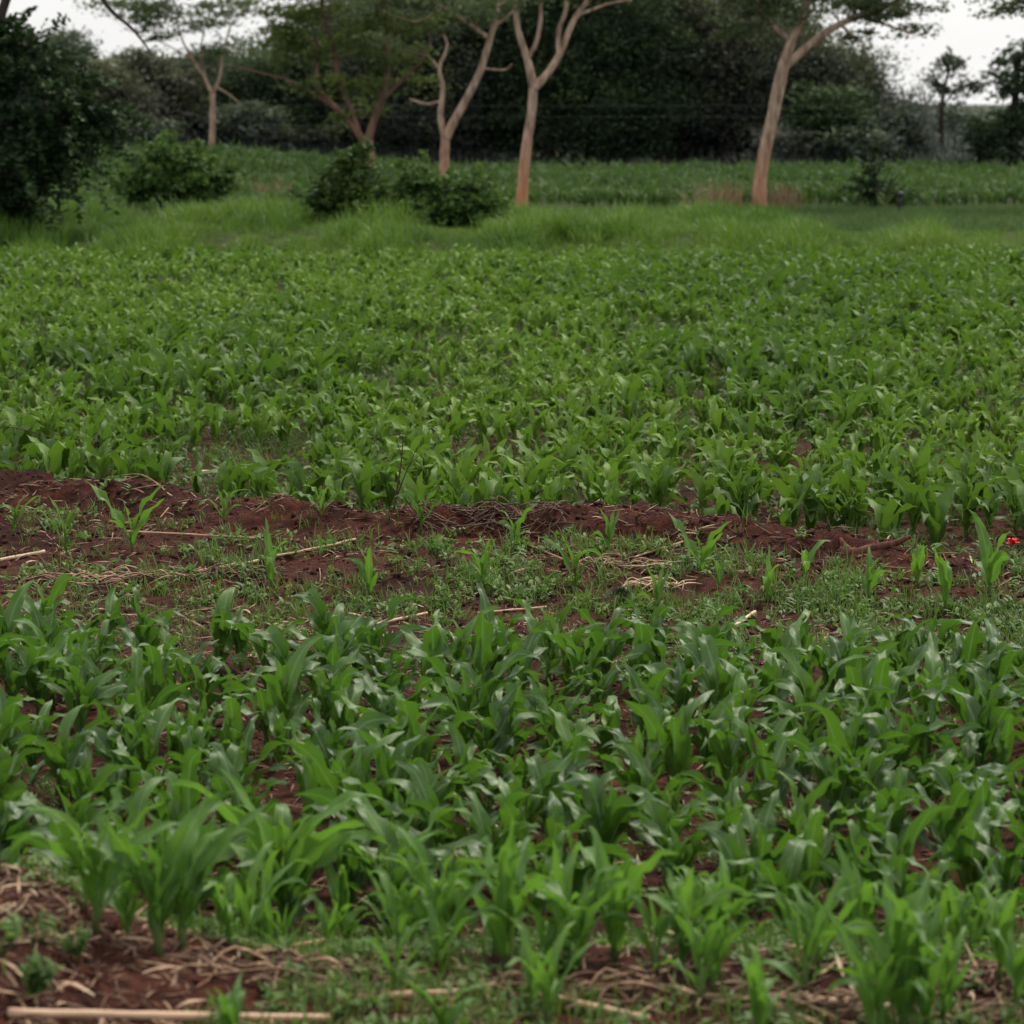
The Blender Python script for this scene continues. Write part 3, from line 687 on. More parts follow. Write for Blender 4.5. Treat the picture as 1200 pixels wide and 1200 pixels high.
# dead branch on the right of the bank
b0 = P(992, 640, 18.55)
def near_pt(px, py, D, up=0.): 
    q = P(px, py, D); q.z = max(q.z, float(zg(q.x, q.y))+.005); return q
poly_thing('dead_branch', M_deadwood, [
 ([near_pt(985, 645, 18.5), near_pt(1000, 652, 18.45), near_pt(1030, 648, 18.4), near_pt(1050, 636, 18.35), near_pt(1067, 629, 18.3)], [.028, .034, .028, .022, .012]),
 ([near_pt(1000, 653, 18.45), near_pt(990, 640, 18.5), near_pt(985, 634, 18.55)], [.026, .02, .012]),
 ([near_pt(1045, 641, 18.36), near_pt(1058, 645, 18.3), near_pt(1064, 650, 18.3)], [.015, .012, .006])],
 'knobbly dark reddish dead branch lying on the right end of the bank crest', 'dead branch', 8, 4, .35)
def ttwig(name, mat, pix, r0, label, cat='twig', sides=5, D=None):
    paths = []
    for pl in pix:
        pts = [P(px, py, d) for px, py, d in pl]
        n = len(pts); paths.append((pts, [r0*(1-.75*i/(n-1)) for i in range(n)])); r0 *= .7
    return poly_thing(name, mat, paths, label, cat, sides, 3, .1)
g0 = G(206, 584)
ttwig('pale_twig', M_twig, [[(206, 584, g0.y), (196, 578, g0.y+.05), (186, 568, g0.y+.1), (165, 556, g0.y+.15), (140, 557, g0.y+.2)], [(186, 568, g0.y+.1), (172, 570, g0.y+.1), (150, 574, g0.y+.1)]], .009, 'curved pale twig sticking up over the left part of the bank crest')
g0 = G(110, 560)
ttwig('dark_twig', M_darktwig, [[(112, 562, g0.y), (90, 528, g0.y+.1), (60, 513, g0.y+.2), (25, 503, g0.y+.2), (-15, 496, g0.y+.2)], [(90, 528, g0.y+.1), (75, 513, g0.y), (55, 505, g0.y)]], .008, 'long thin dark twig leaning over the crest at the left edge')
g0 = G(462, 600)
ttwig('dry_weed', M_darktwig, [[(461, 601, g0.y), (466, 570, g0.y), (471, 535, g0.y), (472, 503, g0.y)], [(464, 585, g0.y), (478, 548, g0.y+.05), (492, 518, g0.y+.1)], [(478, 548, g0.y+.05), (484, 540, g0.y), (494, 532, g0.y)], [(471, 535, g0.y), (466, 520, g0.y), (464, 508, g0.y)]], .009, 'upright dark dry weed stem with forked tips behind the bank crest', 'dry weed')
# dark round tussock
g0 = G(726, 712); a = Acc()
for i in range(420):
    th = random.random()*6.28; ph = random.random()**.6*1.5; r = .10
    b = (r*.75*math.sin(ph)*math.cos(th), r*.75*math.sin(ph)*math.sin(th), .02+r*.7*math.cos(ph))
    a.add(*leaf_strip(random.uniform(.02, .05), .006, R(90)-ph+random.uniform(-.4, .4), .5, th+random.uniform(-.5, .5), b, 2, 1, 0, 0, 0, None, 0, random.random()*.3))
o = a.build('weed_tussock', M_crown_near); o.location = g0; tag(o, 'dark round bristly weed tussock on the slope of the bank', 'weed tussock')
# red flower
g0 = G(1186, 668); root = empty('red_flower', g0, 'single red flower beside the maize at the right edge', 'flower')
a = Acc(); tube(a, [(0, 0, 0), (.01, 0, .08), (0, 0, .16)], [.005, .004, .004], 5); a.build('stem', M_stalk, root)
a = Acc()
for i in range(9): a.add(*leaf_strip(.06, .045, R(random.uniform(20, 80)), R(60), i*.7, (0, 0, .155), 4, 2, .3, .2))
a.build('petals', M_red, root)
# leafy weed, bottom left
def leafy_weed(px, py, label, s=1., mat=None):
    g = G(px, py); root = empty('leafy_weed', g, label, 'weed', 'leafy weeds on the near bank'); st = Acc(); lv = Acc()
    for i in range(9):
        az = random.random()*6.28; L = random.uniform(.08, .16)*s; e = R(random.uniform(45, 85))
        tip = np.array([math.cos(az)*math.cos(e)*L, math.sin(az)*math.cos(e)*L, math.sin(e)*L])
        tube(st, [(0, 0, 0), tip*.5, tip], [.004*s, .003*s, .002*s], 4)
        for j in range(10):
            t = random.uniform(.3, 1); b = tip*t
            lv.add(*leaf_strip(random.uniform(.025, .05)*s, .022*s, R(random.uniform(0, 60)), R(50), random.random()*6.28, b, 3, 2, .2, .1, 0, None, 0, random.random()))
    st.build('stems', M_stalk, root); lv.build('leaves', mat or M_weed, root)
leafy_weed(40, 1175, 'dark leafy weed in front of the red soil mound at the bottom left', 1.2, M_shrub)
leafy_weed(90, 1130, 'smaller leafy weed on the right flank of the red soil mound', .8, M_shrub)
leafy_weed(1150, 1110, 'leafy weed at the bottom right on the near bank', 1.0)
leafy_weed(660, 1150, 'leafy weed on straw right of the purple stemmed maize', 1.0)

# ------------------------------------------------------------------ trees
def leafquads(C, size, rnd, flat_=.5):
    n = len(C)
    th = rng.random(n)*6.28; ph = rng.normal(0, flat_, n)
    u = np.stack([np.cos(th)*np.cos(ph), np.sin(th)*np.cos(ph), np.sin(ph)], -1)
    r = rng.normal(size=(n, 3)); v = np.cross(u, r); v /= np.linalg.norm(v, axis=1)[:, None]+1e-9
    s = size*rng.uniform(.6, 1.4, n)[:, None]
    a = C-u*s; b = C+v*s*.5-u*s*.1; c = C+u*s; d = C-v*s*.5-u*s*.1
    V = np.stack([a, b, c, d], 1).reshape(-1, 3); F = np.arange(4*n).reshape(-1, 4)
    A = np.zeros((4*n, 3)); A[:, 0] = .5; A[:, 1] = .5; A[:, 2] = np.repeat(rnd, 4)
    return V, F, A
def crown(ells, nclump, nleaf, size, cr, flat=.55, shell=.5, bottom_dark=.35):
    """ells: list of (centre, radii). Returns leaf mesh arrays and clump centres."""
    w = np.array([e[1][0]*e[1][1]*e[1][2] for e in ells])**.75; w = w/w.sum()
    cs = []; Vs = []; rs = []
    for e, (c, r) in enumerate(ells):
        k = max(2, int(round(nclump*w[e])))
        d = rng.normal(size=(k, 3)); d /= np.linalg.norm(d, axis=1)[:, None]
        rad = rng.uniform(shell, 1.02, (k, 1))
        cc = np.array(c)+d*rad*np.array(r); cs.append(cc)
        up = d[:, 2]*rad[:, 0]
        for q in range(k):
            m = max(4, int(nleaf*rng.uniform(.4, 1.5))); R_ = cr*rng.uniform(.6, 1.4)
            # small spray of sub-lobes
            lob = rng.normal(size=(4, 3))*R_*.45*np.array([1, 1, flat])
            p = lob[rng.integers(0, 4, m)]+rng.normal(size=(m, 3))*R_*.38*np.array([1, 1, flat*.8])
            Vs.append(cc[q]+p)
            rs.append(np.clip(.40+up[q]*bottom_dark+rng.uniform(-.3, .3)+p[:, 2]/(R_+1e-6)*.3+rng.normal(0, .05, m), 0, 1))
    return leafquads(np.concatenate(Vs), size, np.concatenate(rs)), np.concatenate(cs)
def tree(name, base, limbs, ells, label, cat, mbark, mleaf, nclump=60, nleaf=60, size=.1, cr=.5, flat=.5, twigs=True, group=None, sides=8, orange=0., shell=.45, twr=.02, bd=.35):
    base = np.array(base, float)
    root = empty(name, base, label, cat, group)
    tr = Acc(); nodes = []
    for pts, rad in limbs:
        pts = np.array([np.array(p) for p in pts], float)
        if mbark is M_bark: rad = [q*.86 for q in rad]
        tube(tr, pts-base, rad, sides, 5, 0, .12)
        q, rr = catmull(pts, rad, 5); nodes.append(np.column_stack([q, rr]))
    nodes = np.concatenate(nodes)
    if ells:
        (V, F, A), cc = crown(ells, nclump, nleaf, size, cr, flat, shell, bd)
        if twigs:
            hi = nodes[nodes[:, 2] > nodes[:, 2].min()+.3*(nodes[:, 2].max()-nodes[:, 2].min())]
            for c in cc:
                d = np.linalg.norm(hi[:, :3]-c, axis=1)+hi[:, 2].clip(c[2], 99)*0+np.where(hi[:, 2] > c[2]+.3, 1.0, 0)
                j = int(np.argmin(d)); s = hi[j, :3]; r0 = min(hi[j, 3]*.6, twr*(1+.3*np.linalg.norm(c-s)))
                mid = (s+c)/2+rng.normal(size=3)*.1*np.linalg.norm(c-s)-np.array([0, 0, .08*np.linalg.norm(c-s)])
                tube(tr, np.array([s, mid, c])-base, [r0, r0*.65, r0*.2], 4, 3, 0, 0)
                if len(hi) < 900:
                    hi = np.concatenate([hi, [[*mid, r0*.65]]])
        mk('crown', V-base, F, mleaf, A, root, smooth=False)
    V, F, A = tr.arr(); A[:, 2] = np.clip(1-(V[:, 2])/2.6, 0, 1)*orange
    mk('trunk', V, F, mbark, A, root)
    return root
def sprays(origins, n, length, size, per=26, up=.6, droop=.35, out=None, centre=None):
    C = []; Rn = []; tw = Acc(); origins = np.array([np.array(o) for o in origins]); cen = origins.mean(0) if centre is None else np.array(centre)
    for i in range(n):
        o = origins[rng.integers(0, len(origins))]+rng.normal(size=3)*.12
        d = (o-cen); d = d/(np.linalg.norm(d)+.15)+rng.normal(size=3)*.4+np.array([0, 0, up]); d /= np.linalg.norm(d)
        Ln = length*rng.uniform(.5, 1.25); t = np.linspace(0, 1, per)[:, None]
        p = o+d*Ln*t+np.array([0, 0, -1])*Ln*droop*t*t
        tube(tw, p[::6], np.linspace(.012, .003, len(p[::6])), 4)
        C.append(p+rng.normal(size=p.shape)*size*.9*(1-.5*t)); Rn.append(np.clip(.25+.55*t[:, 0]+rng.normal(0, .12, per)+rng.uniform(-.15, .15), 0, 1))
    return leafquads(np.concatenate(C), size, np.concatenate(Rn), .45), tw
def L_(D, *pts):   # limb from pixels at a common distance: (px,py,r[,dD])
    return [P(p[0], p[1], D+(p[3] if len(p) > 3 else 0)) for p in pts], [p[2] for p in pts]
def E_(D, px, py, rx, ry, rz=None, dD=0):   # ellipsoid from pixel centre and pixel radii
    k = D/FPX; return (P(px, py, D+dD), (rx*k, (rz if rz else rx*k*.8), ry*k))

# T4: straight pale trunk, base (612,240)
D = 81; b = ZX(611, D); 
tree('acacia_tree', b, [
 ([b-Vector((0, 0, .1)), P(612, 225, D), P(616, 180, D), P(623, 130, D), P(625, 100, D)], [.23, .19, .165, .145, .145]),
 L_(D, (625, 102, .15), (618, 70, .12), (607, 35, .10), (603, 0, .085), (590, -60, .07, 1), (560, -130, .05, 2)),
 L_(D, (625, 104, .16), (640, 88, .13), (655, 65, .11), (672, 25, .10), (692, -5, .085), (730, -70, .06, -1)),
 L_(D, (618, 70, .08), (630, 45, .07), (634, 10, .06), (632, -40, .05, -1), (640, -110, .03)),
 L_(D, (655, 66, .09), (655, 35, .08), (664, 5, .07), (660, -60, .05, 1)),
 L_(D, (672, 20, .05), (712, 5, .045), (740, 0, .035, -1))],
 [E_(D, 560, -110, 90, 35), E_(D, 640, -150, 110, 35), E_(D, 740, -95, 90, 30), E_(D, 665, -85, 60, 25), E_(D, 570, 0, 34, 14), E_(D, 645, -10, 40, 12)],
 'pale acacia with a straight trunk forking into a slender V of limbs, left of centre', 'tree', M_bark, M_crown_ac, 60, 130, .09, .9, .4, orange=.9, twr=.03)
# T3: base (520,205) forked low
D = 98; b = ZX(521, D)
tree('acacia_tree', b, [
 ([b-Vector((0, 0, .1)), P(520, 205, D), P(521, 180, D), P(522, 160, D)], [.22, .20, .18, .17]),
 L_(D, (522, 163, .19), (532, 142, .17), (547, 115, .155), (562, 85, .14), (573, 50, .13), (580, 25, .11), (592, -20, .09), (610, -70, .06, 1)),
 L_(D, (521, 163, .14), (516, 135, .11), (519, 105, .10), (515, 80, .08), (524, 55, .06), (520, 40, .04)),
 L_(D, (517, 118, .05), (500, 122, .045), (480, 116, .03)),
 L_(D, (516, 82, .05), (508, 72, .04), (502, 65, .02)),
 L_(D, (573, 45, .09), (553, 30, .08), (525, 12, .07), (490, -5, .05, -1)),
 L_(D, (565, 80, .045), (590, 82, .035), (600, 75, .02)),
 L_(D, (578, 32, .07), (600, 15, .06), (625, -10, .04, 1))],
 [E_(D, 505, -15, 80, 22), E_(D, 590, -60, 110, 30), E_(D, 455, -5, 50, 20), E_(D, 548, 5, 50, 14), E_(D, 500, 22, 44, 12), E_(D, 470, 48, 24, 8), E_(D, 560, 20, 22, 8)],
 'pale barked acacia forked low with one dead side stem, behind the dark shrub', 'tree', M_bark, M_crown_ac, 55, 110, .09, .8, .35, orange=.5, twr=.03)
# T5: lone leaning trunk right, base (890,245)
D = 81; b = ZX(891, D)
tree('acacia_tree', b, [
 ([b-Vector((0, 0, .1)), P(890, 236, D), P(891, 210, D), P(897, 175, D), P(906, 135, D), P(912, 105, D), P(920, 70, D), P(930, 42, D)], [.30, .25, .225, .215, .205, .22, .185, .155]),
 L_(D, (929, 45, .15), (940, 25, .14), (946, 5, .13), (950, -40, .10), (935, -90, .07, 1)),
 L_(D, (920, 78, .15), (940, 60, .135), (962, 42, .12), (985, 28, .11), (1010, 18, .10), (1040, 6, .08), (1075, -12, .05, -1)),
 L_(D, (985, 29, .06), (1000, 42, .045), (1012, 52, .03)),
 L_(D, (927, 48, .09), (905, 28, .08), (885, 5, .06), (850, -20, .04, 1)),
 L_(D, (1010, 18, .06), (1035, 28, .045), (1070, 40, .03, -1))],
 [E_(D, 1042, 14, 44, 18), E_(D, 1078, 38, 20, 9), E_(D, 1010, 42, 24, 8), E_(D, 868, 30, 30, 12), E_(D, 905, 22, 24, 8), E_(D, 955, 15, 30, 14), E_(D, 1000, -5, 60, 22), E_(D, 895, -8, 55, 24), E_(D, 858, 5, 40, 22), E_(D, 960, -55, 110, 35), E_(D, 1080, -30, 70, 22), E_(D, 925, 0, 26, 12)],
 'lone acacia with a leaning thick pale trunk and a limb reaching right against the sky', 'tree', M_bark, M_crown_ac, 150, 95, .07, .55, .4, orange=.6, twr=.03)
# T1: small distant acacia left
D = 116; b = ZX(249, D)
tree('acacia_tree', b, [
 ([b, P(249, 150, D), P(249, 110, D)], [.17, .15, .14]),
 L_(D, (249, 112, .11), (240, 92, .09), (226, 70, .07), (214, 48, .05), (205, 20, .04)),
 L_(D, (249, 112, .10), (258, 88, .08), (262, 60, .06), (270, 30, .04)),
 L_(D, (250, 100, .05), (270, 112, .04), (281, 122, .02)),
 L_(D, (240, 92, .06), (236, 60, .05), (240, 30, .03)),
 L_(D, (226, 70, .04), (190, 50, .03), (150, 35, .02))],
 [E_(D, 150, 8, 55, 15), E_(D, 225, 18, 80, 20), E_(D, 285, 2, 50, 18), E_(D, 200, -15, 90, 15), E_(D, 262, 50, 38, 16), E_(D, 200, 38, 40, 8)],
 'small distant acacia with a flat airy crown spread against the pale sky', 'tree', M_bark, M_crown_ac, 95, 80, .085, .75, .33, orange=.2, twr=.025, sides=6)
# T2: greener multi stemmed tree
D = 104; b = ZX(430, D)
tree('green_crowned_tree', b, [
 ([b, P(431, 190, D), P(429, 165, D)], [.30, .26, .22]),
 L_(D, (429, 170, .15), (415, 150, .12), (395, 128, .10), (375, 115, .075), (340, 95, .045), (300, 84, .03), (268, 76, .015)),
 L_(D, (430, 168, .16), (437, 145, .14), (448, 115, .13), (455, 80, .11), (452, 40, .09), (450, -10, .06)),
 L_(D, (420, 155, .11), (412, 130, .09), (398, 95, .10), (392, 60, .09), (380, 20, .07), (375, -20, .05)),
 L_(D, (395, 128, .09), (375, 105, .09), (371, 80, .08), (372, 45, .06)),
 L_(D, (448, 118, .08), (470, 95, .07), (490, 75, .05), (505, 50, .04))],
 [E_(D, 335, 22, 34, 24), E_(D, 345, 62, 30, 16), E_(D, 385, 10, 40, 20), E_(D, 460, 30, 36, 18), E_(D, 495, 60, 24, 14), E_(D, 395, 55, 34, 14), E_(D, 440, -30, 110, 26), E_(D, 440, 70, 30, 14), E_(D, 322, 0, 30, 18), E_(D, 420, 100, 40, 12), E_(D, 360, 98, 26, 8), E_(D, 475, 95, 26, 10), E_(D, 430, 128, 26, 8), E_(D, 505, 20, 26, 16), E_(D, 395, 140, 20, 6), E_(D, 320, 45, 26, 20), E_(D, 350, 40, 34, 26), E_(D, 470, 5, 40, 24), E_(D, 420, 40, 40, 20)],
 'bushy green tree with several brown stems behind the shrubs, left of the pale forked acacia', 'tree', M_bark_brown, M_crown_gr, 215, 75, .08, .5, .55, orange=.8, twr=.03, bd=.3)

# dark wood behind, each tree its own crown
wood = [ # px, D, top py, half width px, material, mode
 (330, 128, 40, 75, 0), (395, 130, 5, 70, 0), (300, 140, 80, 55, 1), (480, 127, -40, 80, 0), (555, 129, -90, 85, 0),
 (640, 128, -120, 90, 0), (725, 127, -70, 80, 0), (790, 130, -30, 75, 0), (860, 128, -20, 60, 0), (930, 127, 25, 60, 0),
 (985, 129, 55, 40, 0), (600, 134, -60, 90, 0), (690, 135, -110, 90, 1), (765, 134, -60, 80, 1), (520, 135, -60, 80, 1), (440, 134, -20, 80, 1), (900, 134, -35, 65, 1),
 (120, 124, 80, 55, 1), (60, 126, 32, 62, 1), (175, 128, 62, 55, 1), (230, 130, 66, 50, 1), (10, 128, 45, 60, 1), (270, 134, 60, 50, 1), (-60, 128, 10, 70, 1)]
wl = ['dark round tree in the wood, behind the green crowned tree', 'tall dark tree in the wood', 'dark tree']
import itertools
def wood_label(i, px, top):
    spots = [(0, 'at the left edge above the near dark tree'), (60, 'rising highest left of the small acacia'), (120, 'just left of the small distant acacia crown'), (175, 'under the crown of the small distant acacia'), (230, 'directly behind the small distant acacia trunk'), (270, 'right behind the small distant acacia'), (300, 'between the small acacia and the green crowned tree')]
    return spots
W_LAB = {330: 'left of the green crowned tree stems', 395: 'behind the left part of the green tree crown', 300: 'between the small acacia and the green crowned tree',
 480: 'between the green tree and the low forked acacia', 555: 'right behind the low forked acacia', 640: 'behind the straight forked acacia', 725: 'right of the straight forked acacia',
 790: 'midway between the straight acacia and the leaning acacia', 860: 'just left of the leaning acacia', 930: 'behind the limb of the leaning acacia', 985: 'lowest one at the right end of the dark wood',
 600: 'in second line between the two pale acacias', 690: 'in second line right of the straight acacia', 765: 'in second line in the middle of the gap', 520: 'in second line behind the low forked acacia',
 440: 'in second line behind the green tree', 900: 'in second line behind the leaning acacia', 120: 'just left of the small distant acacia', 60: 'with the high dome at the upper left', 175: 'under the left part of the small acacia crown',
 230: 'behind the small distant acacia trunk', 10: 'at the left frame edge', 270: 'just right of the small distant acacia', -60: 'beyond the left frame edge'}
for px, D, top, hw, md in wood:
    b = ZX(px, D); k = D/FPX; base_py = 192
    H = (base_py-top); cy = top+H*.42
    limbs = [([b, b+Vector((.1, 0, 1.5)), P(px+3, cy+20, D)], [.3, .24, .15]), ([P(px, base_py-30, D), P(px-hw*.4, cy, D), ], [.14, .06]), ([P(px, base_py-40, D), P(px+hw*.45, cy, D)], [.14, .06])]
    el = [E_(D, px, top+H*.3, hw*.85, H*.3), E_(D, px-hw*.5, top+H*.55, hw*.55, H*.25), E_(D, px+hw*.5, top+H*.5, hw*.55, H*.26), E_(D, px+hw*.1, top+H*.78, hw*.9, H*.22)]
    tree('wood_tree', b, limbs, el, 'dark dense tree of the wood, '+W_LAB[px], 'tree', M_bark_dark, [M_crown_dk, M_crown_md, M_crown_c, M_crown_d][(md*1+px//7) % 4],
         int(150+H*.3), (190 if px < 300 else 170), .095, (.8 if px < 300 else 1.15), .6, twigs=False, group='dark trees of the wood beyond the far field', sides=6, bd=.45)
# mid-green tree right part (x 930-1000, y 95-160) and undergrowth trees
for px, py, D, hw, hh, lab, m in ((975, 125, 124, 45, 28, 'mid green tree with layered boughs at the right end of the dark wood', M_crown_gr), (905+150, 150, 126, 20, 22, 'low hazy green bush left of the thin tall tree', M_crown_md), (1010, 165, 123, 40, 18, 'low dark bush below the layered green tree', M_crown_md), (925, 165, 124, 28, 20, 'grey green bush behind the leaning trunk', M_crown_bare),
    (290, 145, 124, 45, 22, 'mid green bush right of the small distant acacia trunk', M_crown_md), (345, 160, 125, 45, 20, 'dark bush under the green crowned tree on the left', M_crown_dk), (150, 150, 123, 60, 18, 'dark bush left of the small distant acacia trunk', M_crown_md)):
    b = ZX(px, D); g = b
    tree('bush_tree', b, [([b, b+Vector((0, 0, 1.2)), P(px, py, D)], [.12, .09, .04])], [E_(D, px, py, hw, hh), E_(D, px-hw*.4, py+hh*.7, hw*.6, hh*.6), E_(D, px+hw*.4, py+hh*.6, hw*.6, hh*.6)], lab, 'tree', M_bark_dark,
         {True: crownmat('bough_leaves', (.018, .036, .014), (.035, .062, .022), (.065, .10, .032), .15)}.get(m is M_crown_gr, m), 60, 70, .12, .7, .45, twigs=False, sides=5)
# right: hazy trees
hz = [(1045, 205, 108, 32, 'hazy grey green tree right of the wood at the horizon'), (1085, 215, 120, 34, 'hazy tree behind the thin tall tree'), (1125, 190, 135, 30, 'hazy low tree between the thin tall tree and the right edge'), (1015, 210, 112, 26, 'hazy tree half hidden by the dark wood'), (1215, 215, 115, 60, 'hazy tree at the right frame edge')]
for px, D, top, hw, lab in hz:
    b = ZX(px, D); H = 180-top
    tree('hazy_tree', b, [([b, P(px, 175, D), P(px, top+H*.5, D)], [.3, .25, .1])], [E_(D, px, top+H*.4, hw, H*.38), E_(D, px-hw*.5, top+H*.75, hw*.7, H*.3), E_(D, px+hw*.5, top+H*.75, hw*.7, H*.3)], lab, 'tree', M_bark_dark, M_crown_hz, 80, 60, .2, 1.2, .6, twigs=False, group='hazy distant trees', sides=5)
D = 128; b = ZX(1104, D)
tree('thin_tree', b, [
 ([b, P(1104, 170, D), P(1103, 140, D), P(1106, 110, D), P(1112, 80, D), P(1114, 64, D)], [.14, .12, .10, .08, .05, .03]),
 L_(D, (1105, 125, .05), (1120, 105, .04), (1135, 92, .02)), L_(D, (1106, 110, .05), (1098, 95, .04), (1092, 82, .02))],
 [E_(D, 1113, 75, 16, 12), E_(D, 1135, 100, 12, 13), E_(D, 1106, 105, 10, 10), E_(D, 1093, 92, 8, 7), E_(D, 1118, 135, 10, 8)],
 'thin tall sparse tree standing against the sky near the right edge', 'tree', M_bark_dark, crownmat('thin_leaves', (.03, .045, .03), (.05, .07, .04), (.08, .10, .06)), 42, 34, .10, .45, .6, twr=.03, sides=6)
D = 132; b = ZX(1082, D)
tree('bare_tree', b, [([b, P(1083, 150, D), P(1084, 120, D), P(1080, 100, D)], [.08, .07, .05, .03]), L_(D, (1083, 125, .03), (1072, 108, .025), (1066, 96, .015)), L_(D, (1084, 118, .03), (1094, 100, .02), (1090, 88, .01)), L_(D, (1083, 150, .03), (1095, 130, .02), (1100, 118, .01))],
 [E_(D, 1078, 105, 16, 10)], 'almost leafless pale tree left of the thin tall tree', 'tree', barkmat('grey_bark', (.16, .14, .13), (.26, .23, .21)), M_crown_bare, 26, 10, .05, .4, .5, twr=.02, sides=5)
D = 118; b = ZX(1185, D)
tree('dark_edge_tree', b, [([b, P(1188, 160, D), P(1190, 110, D), P(1192, 60, D)], [.25, .2, .16, .1]), L_(D, (1190, 110, .08), (1170, 95, .05))],
 [E_(D, 1185, 100, 26, 16), E_(D, 1160, 150, 30, 26), E_(D, 1195, 70, 24, 14), E_(D, 1175, 165, 42, 22), E_(D, 1205, 130, 26, 30), E_(D, 1168, 93, 14, 8), E_(D, 1240, 90, 50, 50)],
 'dark leafy tree at the right frame edge under the acacia spray', 'tree', M_bark_dark, crownmat('edge_leaves', (.015, .028, .014), (.03, .052, .022), (.055, .085, .03)), 120, 80, .11, .6, .55, twigs=False, sides=6)
# acacia whose crown tip enters at the upper right corner
D = 80; b = ZX(1330, D)
tree('acacia_tree', b, [([b, P(1325, 150, D), P(1310, 50, D), P(1290, 0, D)], [.28, .22, .18, .12]), L_(D, (1310, 50, .1), (1260, 15, .07), (1210, 5, .04), (1175, 2, .02))],
 [E_(D, 1185, 3, 28, 12), E_(D, 1172, 14, 14, 5), E_(D, 1230, -10, 50, 20), E_(D, 1280, -30, 70, 30)], 'acacia standing off the right frame edge whose crown tip enters the upper right corner', 'tree', M_bark, M_crown_ac, 50, 110, .07, .55, .4, twr=.03)
# near dark tree at left
D = 58; b = ZX(-35, D)
tree('dark_near_tree', b, [
 ([b, P(-33, 220, D), P(-25, 150, D), P(-15, 90, D)], [.3, .26, .2, .12]),
 L_(D, (-28, 180, .12), (10, 150, .09), (60, 140, .05), (100, 150, .02)),
 L_(D, (-25, 150, .12), (0, 90, .09), (50, 85, .05), (120, 95, .02)),
 L_(D, (-15, 95, .12), (0, 20, .1), (40, -60, .085), (100, -30, .06), (128, 10, .045), (155, 34, .03), (176, 60, .015))],
 [E_(D, 5, 90, 46, 26), E_(D, 15, 140, 44, 30), E_(D, 78, 185, 34, 7), E_(D, 100, 178, 18, 5), E_(D, 62, 205, 26, 8), E_(D, 92, 150, 24, 6), E_(D, 66, 112, 30, 8), E_(D, 75, 72, 26, 7), E_(D, 50, 225, 20, 7), E_(D, 0, 195, 55, 35), E_(D, 70, 170, 34, 22), E_(D, 88, 130, 26, 12), E_(D, -40, 120, 60, 60), E_(D, 8, 232, 34, 22), E_(D, -20, 215, 60, 40), E_(D, 45, 200, 36, 18), E_(D, 95, 98, 30, 9), E_(D, 10, 55, 36, 12)],
 'near dark leafy tree filling the left edge with a bare limb drooping from above', 'tree', M_bark_dark, M_crown_near, 200, 80, .07, .34, .42, twr=.018, shell=.35)
root = COL.objects[-1].parent
org = []
for e in ((15, 90, 44, 26), (25, 140, 46, 28), (0, 195, 45, 30), (60, 170, 26, 16), (80, 130, 18, 8), (8, 232, 26, 14), (10, 55, 30, 10), (-40, 120, 50, 60)):
    c, rr = E_(D, *e); org += [np.array(c)+rng.normal(size=3)*np.array(rr)*.6 for _ in range(6)]
(V, F, A), tw = sprays(org, 260, 1.15, .08, per=44, up=.0, droop=.45)
mk('boughs', V-np.array(b), F, M_crown_near, A, root, smooth=False)
# shrubs
def shrub(px, D, ells, lab, m, ncl=90, nl=70, size=.07, cr=.3):
    ells = [(c-Vector((0, 0, .22)), (rr[0]*.74, rr[1]*.7, rr[2]*.50)) for c, rr in ells]
    b = ZX(px, D); ncl = int(ncl*.38); spray_n = int(ncl*2.4)
    limbs = []
    for i in range(7):
        a = i*.9; limbs.append(([b, b+Vector((math.cos(a)*.3, math.sin(a)*.3, .5)), b+Vector((math.cos(a)*.8, math.sin(a)*.6, 1.1))], [.035, .025, .01]))
    tree('shrub', b, limbs, ells, lab, 'shrub', M_bark_dark, m, ncl, nl, size, cr, .42, sides=5, group='shrubs at the edge of the far field', shell=.3, twr=.012, bd=.5)
    root = bpy.context.scene.collection.objects[-1].parent
    org = [np.array(c)+rng.normal(size=3)*np.array(rr)*.55 for c, rr in ells for _ in range(4)]
    (V, F, A), tw = sprays(org, spray_n, .62, size*1.1, up=.45, centre=np.array(b)+np.array([0, 0, .3]))
    mk('shoots', V-np.array(b), F, m, A, root, smooth=False)
D = 69
shrub(208, D, [E_(D, 208, 205, 58, 26), E_(D, 185, 176, 26, 20), E_(D, 245, 192, 30, 22), E_(D, 162, 212, 26, 18), E_(D, 215, 178, 30, 14), E_(D, 235, 218, 36, 14)], 'wide mid green shrub with uneven upright shoots at the left', M_shrub, 190)
D = 62
shrub(420, D, [E_(D, 418, 215, 56, 28), E_(D, 408, 192, 34, 16), E_(D, 385, 222, 30, 22), E_(D, 440, 232, 40, 16)], 'darker dome shaped shrub under the green crowned tree', M_shrub_dk, 170)
shrub(530, D-1, [E_(D-1, 500, 232, 56, 16), E_(D-1, 550, 232, 34, 14), E_(D-1, 566, 222, 18, 12), E_(D-1, 492, 203, 20, 20), E_(D-1, 450, 238, 40, 12), E_(D-1, 528, 216, 26, 14), E_(D-1, 490, 246, 40, 8), E_(D-1, 540, 244, 40, 8)], 'low sprawling shrub with pale leaf tips around the foot of the forked acacia', M_shrub, 190)
D = 84
shrub(1028, D-2, [E_(D-2, 1024, 220, 20, 12), E_(D-2, 1022, 205, 18, 9), E_(D-2, 1022, 192, 12, 7), E_(D-2, 1030, 232, 22, 8), E_(D-2, 1045, 222, 8, 5)], 'small dark layered sapling shrub standing alone on the right', M_crown_near, 60, 60, .055, .22)
